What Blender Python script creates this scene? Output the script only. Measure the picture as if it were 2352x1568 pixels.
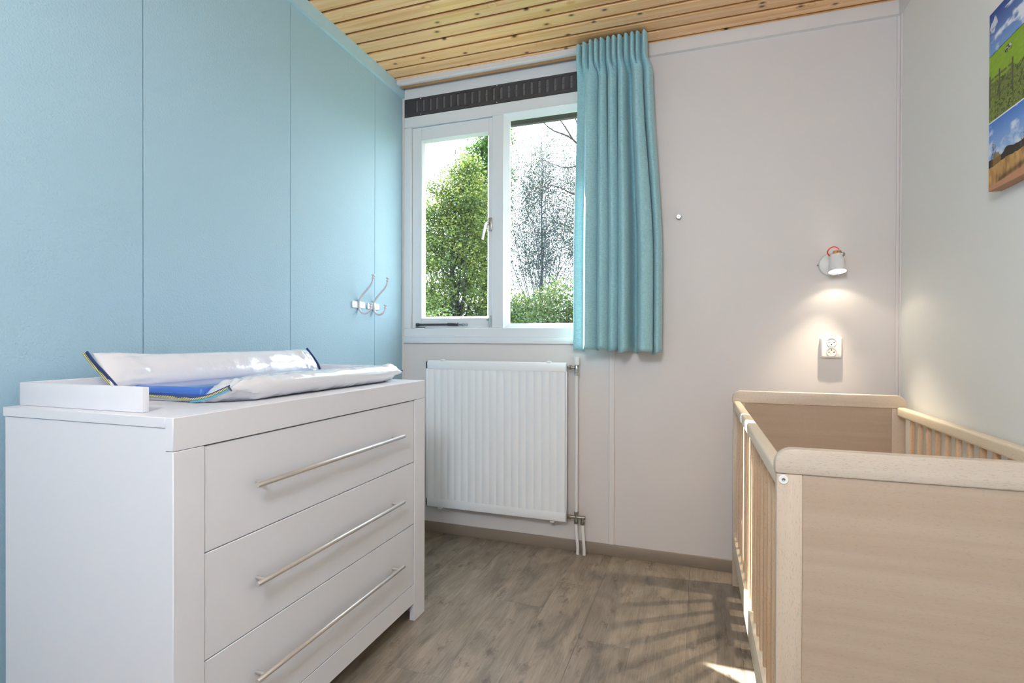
import bpy, bmesh, math, random
import numpy as np
from mathutils import Vector, Matrix
for _o in list(bpy.data.objects):
    bpy.data.objects.remove(_o)
sc = bpy.context.scene
COL = sc.collection
PI = math.pi

# ------------------------------------------------------------------ camera
F_PX, YAW, PITCH, ROLL, EYE = 1228.228, 0.339621, -0.004559, 0.0027323, 1.06
_cy, _sy = math.cos(YAW), math.sin(YAW)
fw = Vector((-_sy*math.cos(PITCH), _cy*math.cos(PITCH), math.sin(PITCH)))
r0 = Vector((_cy, _sy, 0)); u0 = r0.cross(fw)
rr = r0*math.cos(ROLL) + u0*math.sin(ROLL)
uu = -r0*math.sin(ROLL) + u0*math.cos(ROLL)
cam_d = bpy.data.cameras.new('camera'); cam = bpy.data.objects.new('camera', cam_d); COL.objects.link(cam)
cam_d.sensor_width = 36; cam_d.lens = 36*F_PX/2352; cam_d.clip_start = .02; cam_d.clip_end = 200
cam.matrix_world = Matrix(((rr.x, uu.x, -fw.x, 0), (rr.y, uu.y, -fw.y, 0), (rr.z, uu.z, -fw.z, EYE), (0, 0, 0, 1)))
sc.camera = cam

# ------------------------------------------------------------------ sky, sun, exposure
w = bpy.data.worlds.new('sky'); sc.world = w; w.use_nodes = True
_bg = w.node_tree.nodes['Background']
_bg.inputs[0].default_value = (.80, .89, 1.0, 1); _bg.inputs[1].default_value = 5.8
sd = bpy.data.lights.new('sun', 'SUN'); sd.energy = 34; sd.angle = math.radians(.6); sd.color = (1, .95, .86)
sun = bpy.data.objects.new('sun', sd); COL.objects.link(sun)
SUN_TO = Vector((1, -.60, -.90)).normalized()
sun.rotation_euler = SUN_TO.to_track_quat('-Z', 'Y').to_euler(); sun.location = (-6, 8, 8)
sc.view_settings.view_transform = 'Standard'; sc.view_settings.look = 'None'
sc.view_settings.exposure = 0.56; sc.view_settings.gamma = 1.0; sc.view_settings.use_curve_mapping = False
try:
    sc.cycles.max_bounces = 10; sc.cycles.diffuse_bounces = 6; sc.cycles.transparent_max_bounces = 12
    sc.cycles.sample_clamp_indirect = 6.0; sc.cycles.caustics_reflective = False; sc.cycles.caustics_refractive = False
except Exception:
    pass
FILL_GLOBE_W = 73.0      # added fill globe behind the camera
SPOT_W = 10.0           # wall lamp

# ------------------------------------------------------------------ helpers
def srgb(r, g, b):
    f = lambda c: ((c/255)/12.92) if c/255 <= .04045 else (((c/255)+.055)/1.055)**2.4
    return (f(r), f(g), f(b), 1)

class MB:
    """collects geometry of one mesh"""
    def __init__(s): s.v = []; s.f = []; s.m = []; s.sm = []
    def add(s, vs, fs, mi=0, smooth=False):
        k = len(s.v); s.v += [tuple(p) for p in vs]
        for f in fs:
            s.f.append([i+k for i in f]); s.m.append(mi); s.sm.append(smooth)
        return s
    def bm(s, b, mi=0, smooth=False):
        b.verts.index_update()
        s.add([v.co[:] for v in b.verts], [[v.index for v in f.verts] for f in b.faces], mi, smooth); b.free(); return s
    def box(s, x0, x1, y0, y1, z0, z1, bev=.0, seg=1, mi=0):
        b = bmesh.new(); bmesh.ops.create_cube(b, size=1)
        for v in b.verts:
            v.co = ((x0+x1)/2 + v.co.x*(x1-x0), (y0+y1)/2 + v.co.y*(y1-y0), (z0+z1)/2 + v.co.z*(z1-z0))
        if bev > 0:
            bmesh.ops.bevel(b, geom=b.edges[:], offset=bev, segments=seg, profile=.5, affect='EDGES')
        return s.bm(b, mi, False)
    def prism(s, poly, axis, a0, a1, mi=0, smooth=False):
        """extrude a 2D polygon along axis ('x': poly=(y,z); 'y': poly=(x,z); 'z': poly=(x,y))"""
        P = {'x': lambda p, a: (a, p[0], p[1]), 'y': lambda p, a: (p[0], a, p[1]), 'z': lambda p, a: (p[0], p[1], a)}[axis]
        n = len(poly); vs = [P(p, a0) for p in poly] + [P(p, a1) for p in poly]
        fs = [[i, (i+1) % n, (i+1) % n+n, i+n] for i in range(n)]
        s.add(vs, fs, mi, smooth); k = len(s.v)-2*n
        s.f.append([k+i for i in range(n)][::-1]); s.f.append([k+n+i for i in range(n)]); s.m += [mi, mi]; s.sm += [False, False]
        return s
    def tube(s, pts, rad, n=10, mi=0, caps=True, smooth=True):
        pts = [Vector(p) for p in pts]; rads = rad if isinstance(rad, (list, tuple)) else [rad]*len(pts)
        vs = []; ref = None
        for i, p in enumerate(pts):
            t = (pts[min(i+1, len(pts)-1)] - pts[max(i-1, 0)]).normalized()
            if ref is None: ref = t.orthogonal().normalized()
            a = (ref - t*ref.dot(t))
            a = a.normalized() if a.length > 1e-6 else t.orthogonal().normalized()
            ref = a; b = t.cross(a)
            for k in range(n):
                q = 2*PI*k/n; vs.append(p + (a*math.cos(q)+b*math.sin(q))*rads[i])
        fs = [[i*n+k, i*n+(k+1) % n, (i+1)*n+(k+1) % n, (i+1)*n+k] for i in range(len(pts)-1) for k in range(n)]
        s.add(vs, fs, mi, smooth)
        if caps:
            k0 = len(s.v)-len(vs); s.f.append([k0+k for k in range(n)][::-1]); s.f.append([k0+(len(pts)-1)*n+k for k in range(n)])
            s.m += [mi, mi]; s.sm += [False, False]
        return s
    def lathe(s, prof, o, d=(0, 0, 1), n=24, mi=0, smooth=True):
        """profile (radius, height) turned about direction d from point o"""
        d = Vector(d).normalized(); a = d.orthogonal().normalized(); b = d.cross(a); o = Vector(o); vs = []
        for r, h in prof:
            for k in range(n):
                q = 2*PI*k/n; vs.append(o + d*h + (a*math.cos(q)+b*math.sin(q))*r)
        fs = [[i*n+k, i*n+(k+1) % n, (i+1)*n+(k+1) % n, (i+1)*n+k] for i in range(len(prof)-1) for k in range(n)]
        return s.add(vs, fs, mi, smooth)
    def hexa(s, c, d, r, h, mi=0):
        return s.lathe([(0, -h/2), (r, -h/2), (r, h/2), (0, h/2)], c, d, 6, mi, False)

def mesh_of(name, mb, mats):
    me = bpy.data.meshes.new(name); me.from_pydata(mb.v, [], mb.f); me.validate()
    for m in (mats if isinstance(mats, (list, tuple)) else [mats]): me.materials.append(m)
    if len(me.polygons) == len(mb.m):
        me.polygons.foreach_set('material_index', mb.m); me.polygons.foreach_set('use_smooth', mb.sm)
    b = bmesh.new(); b.from_mesh(me); bmesh.ops.recalc_face_normals(b, faces=b.faces[:]); b.to_mesh(me); b.free()
    me.set_sharp_from_angle(angle=math.radians(42)); me.update(); return me

class Frame:
    """a thing's own coordinate frame: turned by ang about the world origin, based at org (frame coordinates)"""
    def __init__(s, org=(0, 0, 0), ang=0.0):
        s.o = Vector(org); s.a = ang
        s.world = Matrix.Rotation(ang, 3, 'Z') @ s.o

def tag(o, label=None, cat=None, group=None, kind=None):
    for k, v in (('label', label), ('category', cat), ('group', group), ('kind', kind)):
        if v: o[k] = v
    return o
def thing(name, label, cat, org=(0, 0, 0), ang=0.0, group=None):
    fr = Frame(org, ang); o = bpy.data.objects.new(name, None); COL.objects.link(o)
    o.location = fr.world; o.rotation_euler = (0, 0, ang); o.empty_display_size = .05
    tag(o, label, cat, group); o_frames[o.name] = fr; return o
o_frames = {}
def obj(name, mb, mats, parent=None, base=None, kind=None, label=None):
    """mb is in frame coordinates of the top-level thing; base = local base point of a piece of its own"""
    top = parent
    while top is not None and top.parent is not None: top = top.parent
    fr = o_frames.get(top.name) if top is not None else None
    off = (fr.o if fr else Vector((0, 0, 0)))
    b = Vector(base) if base is not None else None
    shift = (b if b is not None else off)
    mb.v = [(p[0]-shift.x, p[1]-shift.y, p[2]-shift.z) for p in mb.v]
    o = bpy.data.objects.new(name, mesh_of(name, mb, mats)); COL.objects.link(o)
    if parent is not None:
        o.parent = parent
        chain = Vector((0, 0, 0)); q = parent
        while q is not None and q.parent is not None: chain += q.location; q = q.parent
        if b is not None: o.location = b - off - chain
        else: o.location = -chain
    elif b is not None: o.location = b
    if kind: o['kind'] = kind
    if label: o['label'] = label
    return o
def struct(name, mb, mats, parent=None, base=None):
    o = obj(name, mb, mats, parent, base)
    if parent is None: o['kind'] = 'structure'
    return o

# ------------------------------------------------------------------ materials
def mat(name, col, rough=.5, metal=0, spec=.5, coat=0, bump=None, noise=None, trans=0, emit=None, estr=0):
    m = bpy.data.materials.new(name); m.use_nodes = True; nt = m.node_tree; p = nt.nodes['Principled BSDF']
    p.inputs['Base Color'].default_value = col; p.inputs['Roughness'].default_value = rough
    p.inputs['Metallic'].default_value = metal; p.inputs['Specular IOR Level'].default_value = spec
    p.inputs['Coat Weight'].default_value = coat; p.inputs['Transmission Weight'].default_value = trans
    if emit: p.inputs['Emission Color'].default_value = emit; p.inputs['Emission Strength'].default_value = estr
    tc = nt.nodes.new('ShaderNodeTexCoord')
    if noise:   # (scale, amount)
        n = nt.nodes.new('ShaderNodeTexNoise'); n.inputs['Scale'].default_value = noise[0]; n.inputs['Detail'].default_value = 4
        nt.links.new(tc.outputs['Object'], n.inputs['Vector'])
        mx = nt.nodes.new('ShaderNodeMix'); mx.data_type = 'RGBA'; mx.inputs[6].default_value = tuple(c*(1-noise[1]) for c in col[:3])+(1,)
        mx.inputs[7].default_value = tuple(min(1, c*(1+noise[1])) for c in col[:3])+(1,)
        nt.links.new(n.outputs['Fac'], mx.inputs[0]); nt.links.new(mx.outputs[2], p.inputs['Base Color'])
    if bump:    # (scale, strength, distance)
        n = nt.nodes.new('ShaderNodeTexNoise'); n.inputs['Scale'].default_value = bump[0]; n.inputs['Detail'].default_value = 3
        nt.links.new(tc.outputs['Object'], n.inputs['Vector'])
        b = nt.nodes.new('ShaderNodeBump'); b.inputs['Strength'].default_value = bump[1]; b.inputs['Distance'].default_value = bump[2]
        nt.links.new(n.outputs['Fac'], b.inputs['Height']); nt.links.new(b.outputs[0], p.inputs['Normal'])
    return m
def ramp(nt, pts):
    r = nt.nodes.new('ShaderNodeValToRGB'); e = r.color_ramp.elements
    while len(e) < len(pts): e.new(.5)
    for i, (p, c) in enumerate(pts): e[i].position = p; e[i].color = c
    return r
def stretched(nt, scale, use_random=True, rnd=7.0):
    tc = nt.nodes.new('ShaderNodeTexCoord'); src = tc.outputs['Object']
    if use_random:
        oi = nt.nodes.new('ShaderNodeObjectInfo'); ml = nt.nodes.new('ShaderNodeVectorMath'); ml.operation = 'SCALE'
        ml.inputs[0].default_value = (rnd, rnd*1.7, rnd*.6); nt.links.new(oi.outputs['Random'], ml.inputs['Scale'])
        ad = nt.nodes.new('ShaderNodeVectorMath'); ad.operation = 'ADD'
        nt.links.new(src, ad.inputs[0]); nt.links.new(ml.outputs[0], ad.inputs[1]); src = ad.outputs[0]
    mp = nt.nodes.new('ShaderNodeMapping'); mp.inputs['Scale'].default_value = scale; nt.links.new(src, mp.inputs['Vector'])
    return mp.outputs[0], src
def beech(name, axis, c0, c1, cf, rough=.42, flecks=.5, long=1.6):
    m = bpy.data.materials.new(name); m.use_nodes = True; nt = m.node_tree; p = nt.nodes['Principled BSDF']
    sc_ = [34.0, 34.0, 34.0]; sc_[axis] = long; sf = [620.0, 620.0, 620.0]; sf[axis] = 130.0
    v1, _ = stretched(nt, sc_); v2, _ = stretched(nt, sf)
    n1 = nt.nodes.new('ShaderNodeTexNoise'); n1.inputs['Scale'].default_value = 1; n1.inputs['Detail'].default_value = 5; n1.inputs['Distortion'].default_value = .6
    nt.links.new(v1, n1.inputs['Vector'])
    r1 = ramp(nt, [(.3, c0), (.7, c1)]); nt.links.new(n1.outputs['Fac'], r1.inputs[0])
    n2 = nt.nodes.new('ShaderNodeTexNoise'); n2.inputs['Scale'].default_value = 1; n2.inputs['Detail'].default_value = 1
    nt.links.new(v2, n2.inputs['Vector'])
    r2 = ramp(nt, [(.58, (0, 0, 0, 1)), (.72, (flecks*.8, flecks*.8, flecks*.8, 1))]); nt.links.new(n2.outputs['Fac'], r2.inputs[0])
    mx = nt.nodes.new('ShaderNodeMix'); mx.data_type = 'RGBA'; mx.inputs[7].default_value = cf
    nt.links.new(r2.outputs[0], mx.inputs[0]); nt.links.new(r1.outputs[0], mx.inputs[6])
    oi = nt.nodes.new('ShaderNodeObjectInfo'); mr = nt.nodes.new('ShaderNodeMapRange'); mr.inputs[3].default_value = .93; mr.inputs[4].default_value = 1.05
    nt.links.new(oi.outputs['Random'], mr.inputs[0])
    hs = nt.nodes.new('ShaderNodeHueSaturation'); nt.links.new(mx.outputs[2], hs.inputs['Color']); nt.links.new(mr.outputs[0], hs.inputs['Value'])
    nt.links.new(hs.outputs[0], p.inputs['Base Color'])
    p.inputs['Roughness'].default_value = rough
    b = nt.nodes.new('ShaderNodeBump'); b.inputs['Strength'].default_value = .15; b.inputs['Distance'].default_value = .0006
    nt.links.new(n2.outputs['Fac'], b.inputs['Height']); nt.links.new(b.outputs[0], p.inputs['Normal'])
    return m

M = {}
M['blue'] = mat('blue_wall_paint', srgb(154, 184, 199), .58, spec=.35, bump=(170, .6, .003), noise=(1.3, .02))
M['joint'] = mat('panel_joint', srgb(66, 96, 108), .7)
M['blue_trim'] = mat('blue_trim_paint', srgb(166, 196, 208), .5)
M['white_wall'] = mat('white_wall_paint', srgb(214, 209, 207), .5, bump=(240, .12, .0006))
M['right_wall'] = mat('brightened_cool_wall_paint', srgb(232, 233, 230), .5, bump=(240, .12, .0006))  # cooler wall, its colour lightened to stand in for light it lacks
M['white_trim'] = mat('white_trim_paint', srgb(219, 215, 213), .4)
M['white_frame'] = mat('white_gloss_frame', srgb(220, 225, 229), .25)
M['taupe'] = mat('taupe_baseboard', srgb(137, 124, 110), .42)
M['dresser'] = mat('white_dresser_laminate', srgb(221, 221, 226), .36, bump=(300, .06, .0004), noise=(30, .008))
M['steel'] = mat('brushed_steel', srgb(224, 221, 218), .42, metal=1)
M['chrome'] = mat('chrome_fitting', srgb(190, 188, 184), .2, metal=1)
M['nickel'] = mat('dull_nickel', srgb(172, 168, 162), .32, metal=1)
M['rad'] = mat('radiator_enamel', srgb(236, 240, 243), .3)
M['pipe'] = mat('pipe_paint', srgb(228, 229, 228), .35)
M['plastic'] = mat('white_plastic', srgb(232, 231, 228), .32)
M['socket_in'] = mat('socket_recess', srgb(206, 198, 188), .4)
M['dark'] = mat('dark_plastic', srgb(52, 54, 60), .4)
M['grille'] = mat('dark_grille', srgb(58, 56, 60), .5, noise=(40, .12))
M['slot'] = mat('grille_slot', srgb(98, 98, 102), .5)
M['hole'] = mat('socket_hole', srgb(90, 80, 68), .7)
M['vinyl'] = mat('white_vinyl', srgb(216, 216, 221), .14, coat=.5, bump=(19, .30, .008))
M['vinyl_blue'] = mat('blue_vinyl', srgb(58, 104, 184), .17, coat=.4, bump=(30, .06, .004))
M['navy'] = mat('navy_binding', srgb(44, 62, 112), .7, bump=(900, .4, .0008))
M['cyan_band'] = mat('cyan_binding', srgb(86, 150, 176), .7, bump=(900, .4, .0008))
M['red'] = mat('red_cable', srgb(196, 44, 44), .4)
M['lamp_white'] = mat('lamp_white', srgb(226, 226, 226), .4)
M['brass'] = mat('lamp_socket_brass', srgb(176, 140, 96), .4, metal=.6)
M['bulb'] = mat('bulb_light', (1, .93, .8, 1), .5, emit=(1, .9, .72, 1), estr=14)
M['globe'] = mat('fill_globe_glow', (1, .95, .9, 1), .5, emit=(.73, .86, 1, 1), estr=FILL_GLOBE_W/(4*PI*PI*.19**2))  # glow of the added fill globe
M['hook'] = mat('hook_white_enamel', srgb(206, 207, 212), .3)
M['bark'] = mat('dark_bark', srgb(22, 19, 18), .9, noise=(18, .3))
M['birch_bark'] = mat('birch_bark', srgb(84, 86, 92), .85, noise=(9, .35))
M['eave'] = mat('weathered_eave', srgb(70, 70, 76), .8, noise=(30, .3))
M['grass'] = mat('lawn', srgb(64, 84, 38), .95, noise=(3, .3))
M['strip_wood'] = mat('raw_wood_strip', srgb(196, 148, 100), .6, noise=(40, .2))
M['canvas_side'] = mat('canvas_side', srgb(178, 138, 112), .8)
BC0, BC1, BF = srgb(191, 175, 157), srgb(203, 189, 173), srgb(154, 130, 108)
M['beech_x'] = beech('beech_along_x', 0, BC0, BC1, BF)
M['beech_y'] = beech('beech_along_y', 1, srgb(218, 201, 176), srgb(228, 214, 192), BF, flecks=.3)
M['beech_z'] = beech('beech_along_z', 2, srgb(190, 170, 150), srgb(203, 186, 167), BF)
M['panel'] = beech('beech_veneer_panel', 0, srgb(172, 151, 131), srgb(180, 161, 142), srgb(150, 124, 104), flecks=.3, long=.9)
M['slat_wood'] = beech('beech_slat', 2, srgb(196, 160, 126), srgb(216, 188, 158), srgb(150, 110, 80), flecks=.5, long=1.0)

def glass_mat():
    m = bpy.data.materials.new('window_glass'); m.use_nodes = True; nt = m.node_tree; nt.nodes.clear()
    o = nt.nodes.new('ShaderNodeOutputMaterial'); t = nt.nodes.new('ShaderNodeBsdfTransparent'); g = nt.nodes.new('ShaderNodeBsdfGlossy')
    t.inputs[0].default_value = (.97, .985, .98, 1); g.inputs['Roughness'].default_value = .02
    lw_ = nt.nodes.new('ShaderNodeLayerWeight'); lw_.inputs[0].default_value = .5
    pw = nt.nodes.new('ShaderNodeMath'); pw.operation = 'POWER'; pw.inputs[1].default_value = 4.0; nt.links.new(lw_.outputs['Facing'], pw.inputs[0])
    f = nt.nodes.new('ShaderNodeMapRange'); f.inputs[3].default_value = .025; f.inputs[4].default_value = .6; nt.links.new(pw.outputs[0], f.inputs[0]); mx = nt.nodes.new('ShaderNodeMixShader')
    nt.links.new(f.outputs[0], mx.inputs[0]); nt.links.new(t.outputs[0], mx.inputs[1]); nt.links.new(g.outputs[0], mx.inputs[2]); nt.links.new(mx.outputs[0], o.inputs[0])
    return m
M['glass'] = glass_mat()

def pine_mat():
    m = bpy.data.materials.new('varnished_pine'); m.use_nodes = True; nt = m.node_tree; p = nt.nodes['Principled BSDF']; L = nt.links.new
    v, raw = stretched(nt, (1.1, 42, 42), rnd=31.0)
    vo = nt.nodes.new('ShaderNodeTexVoronoi'); vo.inputs['Scale'].default_value = 9.5; vo.voronoi_dimensions = '2D'
    wz = nt.nodes.new('ShaderNodeMapping'); wz.inputs['Scale'].default_value = (.62, 1, 1); L(raw, wz.inputs[0]); L(wz.outputs[0], vo.inputs['Vector'])
    # grain bends around the knots
    kd = nt.nodes.new('ShaderNodeMapRange'); kd.inputs[1].default_value = 0; kd.inputs[2].default_value = .20; kd.inputs[3].default_value = 1.6; kd.inputs[4].default_value = 0
    kd.interpolation_type = 'SMOOTHSTEP'; L(vo.outputs['Distance'], kd.inputs[0])
    cb = nt.nodes.new('ShaderNodeCombineXYZ'); L(kd.outputs[0], cb.inputs[1]); ad = nt.nodes.new('ShaderNodeVectorMath'); ad.operation = 'ADD'
    L(v, ad.inputs[0]); L(cb.outputs[0], ad.inputs[1])
    n = nt.nodes.new('ShaderNodeTexNoise'); n.inputs['Scale'].default_value = 1; n.inputs['Detail'].default_value = 4; n.inputs['Distortion'].default_value = .4
    L(ad.outputs[0], n.inputs['Vector'])
    g = ramp(nt, [(.30, srgb(224, 165, 106)), (.50, srgb(243, 193, 138)), (.72, srgb(250, 209, 160))]); L(n.outputs['Fac'], g.inputs[0])
    k = ramp(nt, [(.028, (1, 1, 1, 1)), (.052, (.7, .7, .7, 1)), (.075, (.22, .22, .22, 1)), (.13, (0, 0, 0, 1))]); L(vo.outputs['Distance'], k.inputs[0])
    # only some cells carry a knot
    th = nt.nodes.new('ShaderNodeMath'); th.operation = 'GREATER_THAN'; th.inputs[1].default_value = .38
    sp = nt.nodes.new('ShaderNodeSeparateColor'); L(vo.outputs['Color'], sp.inputs[0]); L(sp.outputs[0], th.inputs[0])
    mu = nt.nodes.new('ShaderNodeMath'); mu.operation = 'MULTIPLY'; L(k.outputs[0], mu.inputs[0]); L(th.outputs[0], mu.inputs[1])
    mx = nt.nodes.new('ShaderNodeMix'); mx.data_type = 'RGBA'; mx.inputs[7].default_value = srgb(104, 60, 34)
    L(mu.outputs[0], mx.inputs[0]); L(g.outputs[0], mx.inputs[6])
    oi = nt.nodes.new('ShaderNodeObjectInfo'); mr = nt.nodes.new('ShaderNodeMapRange'); mr.inputs[3].default_value = .88; mr.inputs[4].default_value = 1.06; L(oi.outputs['Random'], mr.inputs[0])
    hs = nt.nodes.new('ShaderNodeHueSaturation'); L(mx.outputs[2], hs.inputs['Color']); L(mr.outputs[0], hs.inputs['Value'])
    L(hs.outputs[0], p.inputs['Base Color']); p.inputs['Roughness'].default_value = .3; p.inputs['Coat Weight'].default_value = .25; p.inputs['Coat Roughness'].default_value = .2
    return m
M['pine'] = pine_mat(); M['pine_dark'] = mat('pine_groove', srgb(132, 88, 50), .6)

def floor_mat():
    m = bpy.data.materials.new('grey_brown_vinyl_plank'); m.use_nodes = True; nt = m.node_tree; p = nt.nodes['Principled BSDF']; L = nt.links.new
    v1, raw = stretched(nt, (11, 3.0, 1), rnd=17.0)
    n1 = nt.nodes.new('ShaderNodeTexNoise'); n1.inputs['Scale'].default_value = 1.2; n1.inputs['Detail'].default_value = 6; n1.inputs['Roughness'].default_value = .65; n1.inputs['Distortion'].default_value = .8
    L(v1, n1.inputs['Vector'])
    v2, _ = stretched(nt, (300, 9, 1), rnd=17.0)
    n2 = nt.nodes.new('ShaderNodeTexNoise'); n2.inputs['Scale'].default_value = 1; n2.inputs['Detail'].default_value = 3; L(v2, n2.inputs['Vector'])
    r1 = ramp(nt, [(.28, srgb(104, 95, 84)), (.5, srgb(138, 127, 113)), (.72, srgb(164, 150, 134))]); L(n1.outputs['Fac'], r1.inputs[0])
    r2 = ramp(nt, [(.32, (.70, .68, .66, 1)), (.62, (1, 1, 1, 1))]); L(n2.outputs['Fac'], r2.inputs[0])
    mx = nt.nodes.new('ShaderNodeMix'); mx.data_type = 'RGBA'; mx.blend_type = 'MULTIPLY'; mx.inputs[0].default_value = .75
    L(r1.outputs[0], mx.inputs[6]); L(r2.outputs[0], mx.inputs[7])
    # worn dark marks and small knots
    v3, _ = stretched(nt, (20, 8, 1), rnd=17.0)
    n3 = nt.nodes.new('ShaderNodeTexNoise'); n3.inputs['Scale'].default_value = 1; n3.inputs['Detail'].default_value = 7; n3.inputs['Roughness'].default_value = .7; L(v3, n3.inputs['Vector'])
    r3 = ramp(nt, [(.56, (0, 0, 0, 1)), (.68, (.75, .75, .75, 1))]); L(n3.outputs['Fac'], r3.inputs[0])
    m2 = nt.nodes.new('ShaderNodeMix'); m2.data_type = 'RGBA'; m2.inputs[7].default_value = srgb(78, 64, 54)
    L(r3.outputs[0], m2.inputs[0]); L(mx.outputs[2], m2.inputs[6])
    oi = nt.nodes.new('ShaderNodeObjectInfo'); mr = nt.nodes.new('ShaderNodeMapRange'); mr.inputs[3].default_value = .97; mr.inputs[4].default_value = 1.04; L(oi.outputs['Random'], mr.inputs[0])
    hs = nt.nodes.new('ShaderNodeHueSaturation'); L(m2.outputs[2], hs.inputs['Color']); L(mr.outputs[0], hs.inputs['Value'])
    L(hs.outputs[0], p.inputs['Base Color']); p.inputs['Roughness'].default_value = .42
    b = nt.nodes.new('ShaderNodeBump'); b.inputs['Strength'].default_value = .35; b.inputs['Distance'].default_value = .0008
    L(n2.outputs['Fac'], b.inputs['Height']); L(b.outputs[0], p.inputs['Normal'])
    return m
M['floor'] = floor_mat(); M['floor_gap'] = mat('floor_joint', srgb(84, 74, 65), .8)

def cloth_mat():
    m = bpy.data.materials.new('teal_curtain_cloth'); m.use_nodes = True; nt = m.node_tree; p = nt.nodes['Principled BSDF']; L = nt.links.new
    tc = nt.nodes.new('ShaderNodeTexCoord'); 
    mp = nt.nodes.new('ShaderNodeMapping'); mp.inputs['Scale'].default_value = (900, 900, 60); L(tc.outputs['Object'], mp.inputs[0])
    n = nt.nodes.new('ShaderNodeTexNoise'); n.inputs['Scale'].default_value = 1; n.inputs['Detail'].default_value = 2; L(mp.outputs[0], n.inputs['Vector'])
    mp2 = nt.nodes.new('ShaderNodeMapping'); mp2.inputs['Scale'].default_value = (60, 60, 800); L(tc.outputs['Object'], mp2.inputs[0])
    n2 = nt.nodes.new('ShaderNodeTexNoise'); n2.inputs['Scale'].default_value = 1; L(mp2.outputs[0], n2.inputs['Vector'])
    av = nt.nodes.new('ShaderNodeMath'); av.operation = 'ADD'; L(n.outputs['Fac'], av.inputs[0]); L(n2.outputs['Fac'], av.inputs[1])
    hf = nt.nodes.new('ShaderNodeMath'); hf.operation = 'MULTIPLY'; hf.inputs[1].default_value = .5; L(av.outputs[0], hf.inputs[0])
    r = ramp(nt, [(.32, srgb(120, 166, 175)), (.5, srgb(154, 199, 208)), (.7, srgb(175, 214, 221))]); L(hf.outputs[0], r.inputs[0])
    L(r.outputs[0], p.inputs['Base Color']); p.inputs['Roughness'].default_value = .85; p.inputs['Sheen Weight'].default_value = .2
    b = nt.nodes.new('ShaderNodeBump'); b.inputs['Strength'].default_value = .3; b.inputs['Distance'].default_value = .0006
    L(hf.outputs[0], b.inputs['Height']); L(b.outputs[0], p.inputs['Normal'])
    t = nt.nodes.new('ShaderNodeBsdfTranslucent'); L(r.outputs[0], t.inputs[0]); mx = nt.nodes.new('ShaderNodeMixShader'); mx.inputs[0].default_value = .04
    o = nt.nodes['Material Output']; L(p.outputs[0], mx.inputs[1]); L(t.outputs[0], mx.inputs[2]); L(mx.outputs[0], o.inputs[0])
    return m
M['cloth'] = cloth_mat()

def leaf_mat(name, cols, trans=.45):
    m = bpy.data.materials.new(name); m.use_nodes = True; nt = m.node_tree; nt.nodes.clear(); L = nt.links.new
    o = nt.nodes.new('ShaderNodeOutputMaterial'); g = nt.nodes.new('ShaderNodeNewGeometry')
    r = ramp(nt, [(i/(len(cols)-1), c) for i, c in enumerate(cols)]); at = nt.nodes.new('ShaderNodeAttribute'); at.attribute_name = 'tone'
    av = nt.nodes.new('ShaderNodeMix'); av.inputs[0].default_value = .5; L(g.outputs['Random Per Island'], av.inputs[2]); L(at.outputs['Fac'], av.inputs[3]); L(av.outputs[0], r.inputs[0])
    p = nt.nodes.new('ShaderNodeBsdfPrincipled'); p.inputs['Roughness'].default_value = .45; L(r.outputs[0], p.inputs['Base Color'])
    t = nt.nodes.new('ShaderNodeBsdfTranslucent'); L(r.outputs[0], t.inputs[0])
    mx = nt.nodes.new('ShaderNodeMixShader'); mx.inputs[0].default_value = trans
    L(p.outputs[0], mx.inputs[1]); L(t.outputs[0], mx.inputs[2]); L(mx.outputs[0], o.inputs[0]); return m
M['leaf_maple'] = leaf_mat('maple_leaf', [srgb(32, 50, 20), srgb(56, 78, 30), srgb(104, 120, 48), srgb(144, 148, 78)])
M['leaf_oak'] = leaf_mat('oak_leaf', [srgb(30, 58, 20), srgb(56, 92, 30), srgb(86, 120, 42)])
M['leaf_birch'] = leaf_mat('birch_leaf', [srgb(52, 60, 64), srgb(74, 84, 80), srgb(70, 90, 52)], .3)
M['leaf_shrub'] = leaf_mat('shrub_leaf', [srgb(30, 48, 20), srgb(58, 88, 32), srgb(88, 98, 60), srgb(124, 150, 66)])

# ------------------------------------------------------------------ the room
XL, XR, YB, YR = -1.584, .778, 2.634, -1.25
def ceil_z(y): return 2.467 + (YB - y)*.026
BACK_T = .13
# floor: backing slab and vinyl planks
fl = struct('floor', MB().box(XL-.1, XR+.1, YR-.1, YB+.1, -.12, -.004), M['floor_gap'])
rng = random.Random(4)
x = -.045 - .18*10
col_i = 0
while x < XR+.02:
    ends = {0: 1.5, 1: 2.03, 2: 1.05, 3: 1.86, 4: 1.30}[col_i % 5]
    y = ends - 1.22*4
    while y < YB:
        xa, xb, ya, yb = max(x, XL-.02), min(x+.18, XR+.02), max(y, YR-.02), min(y+1.22, YB+.02)
        if xb > xa+.005 and yb > ya+.005:
            g = .00015
            b = MB().box(xa+g, xb-g, ya+g, yb-g, -.004, 0, .0004)
            obj('plank', b, M['floor'], fl, base=((xa+xb)/2, (ya+yb)/2, -.002))
        y += 1.22
    x += .18; col_i += 1
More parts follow.
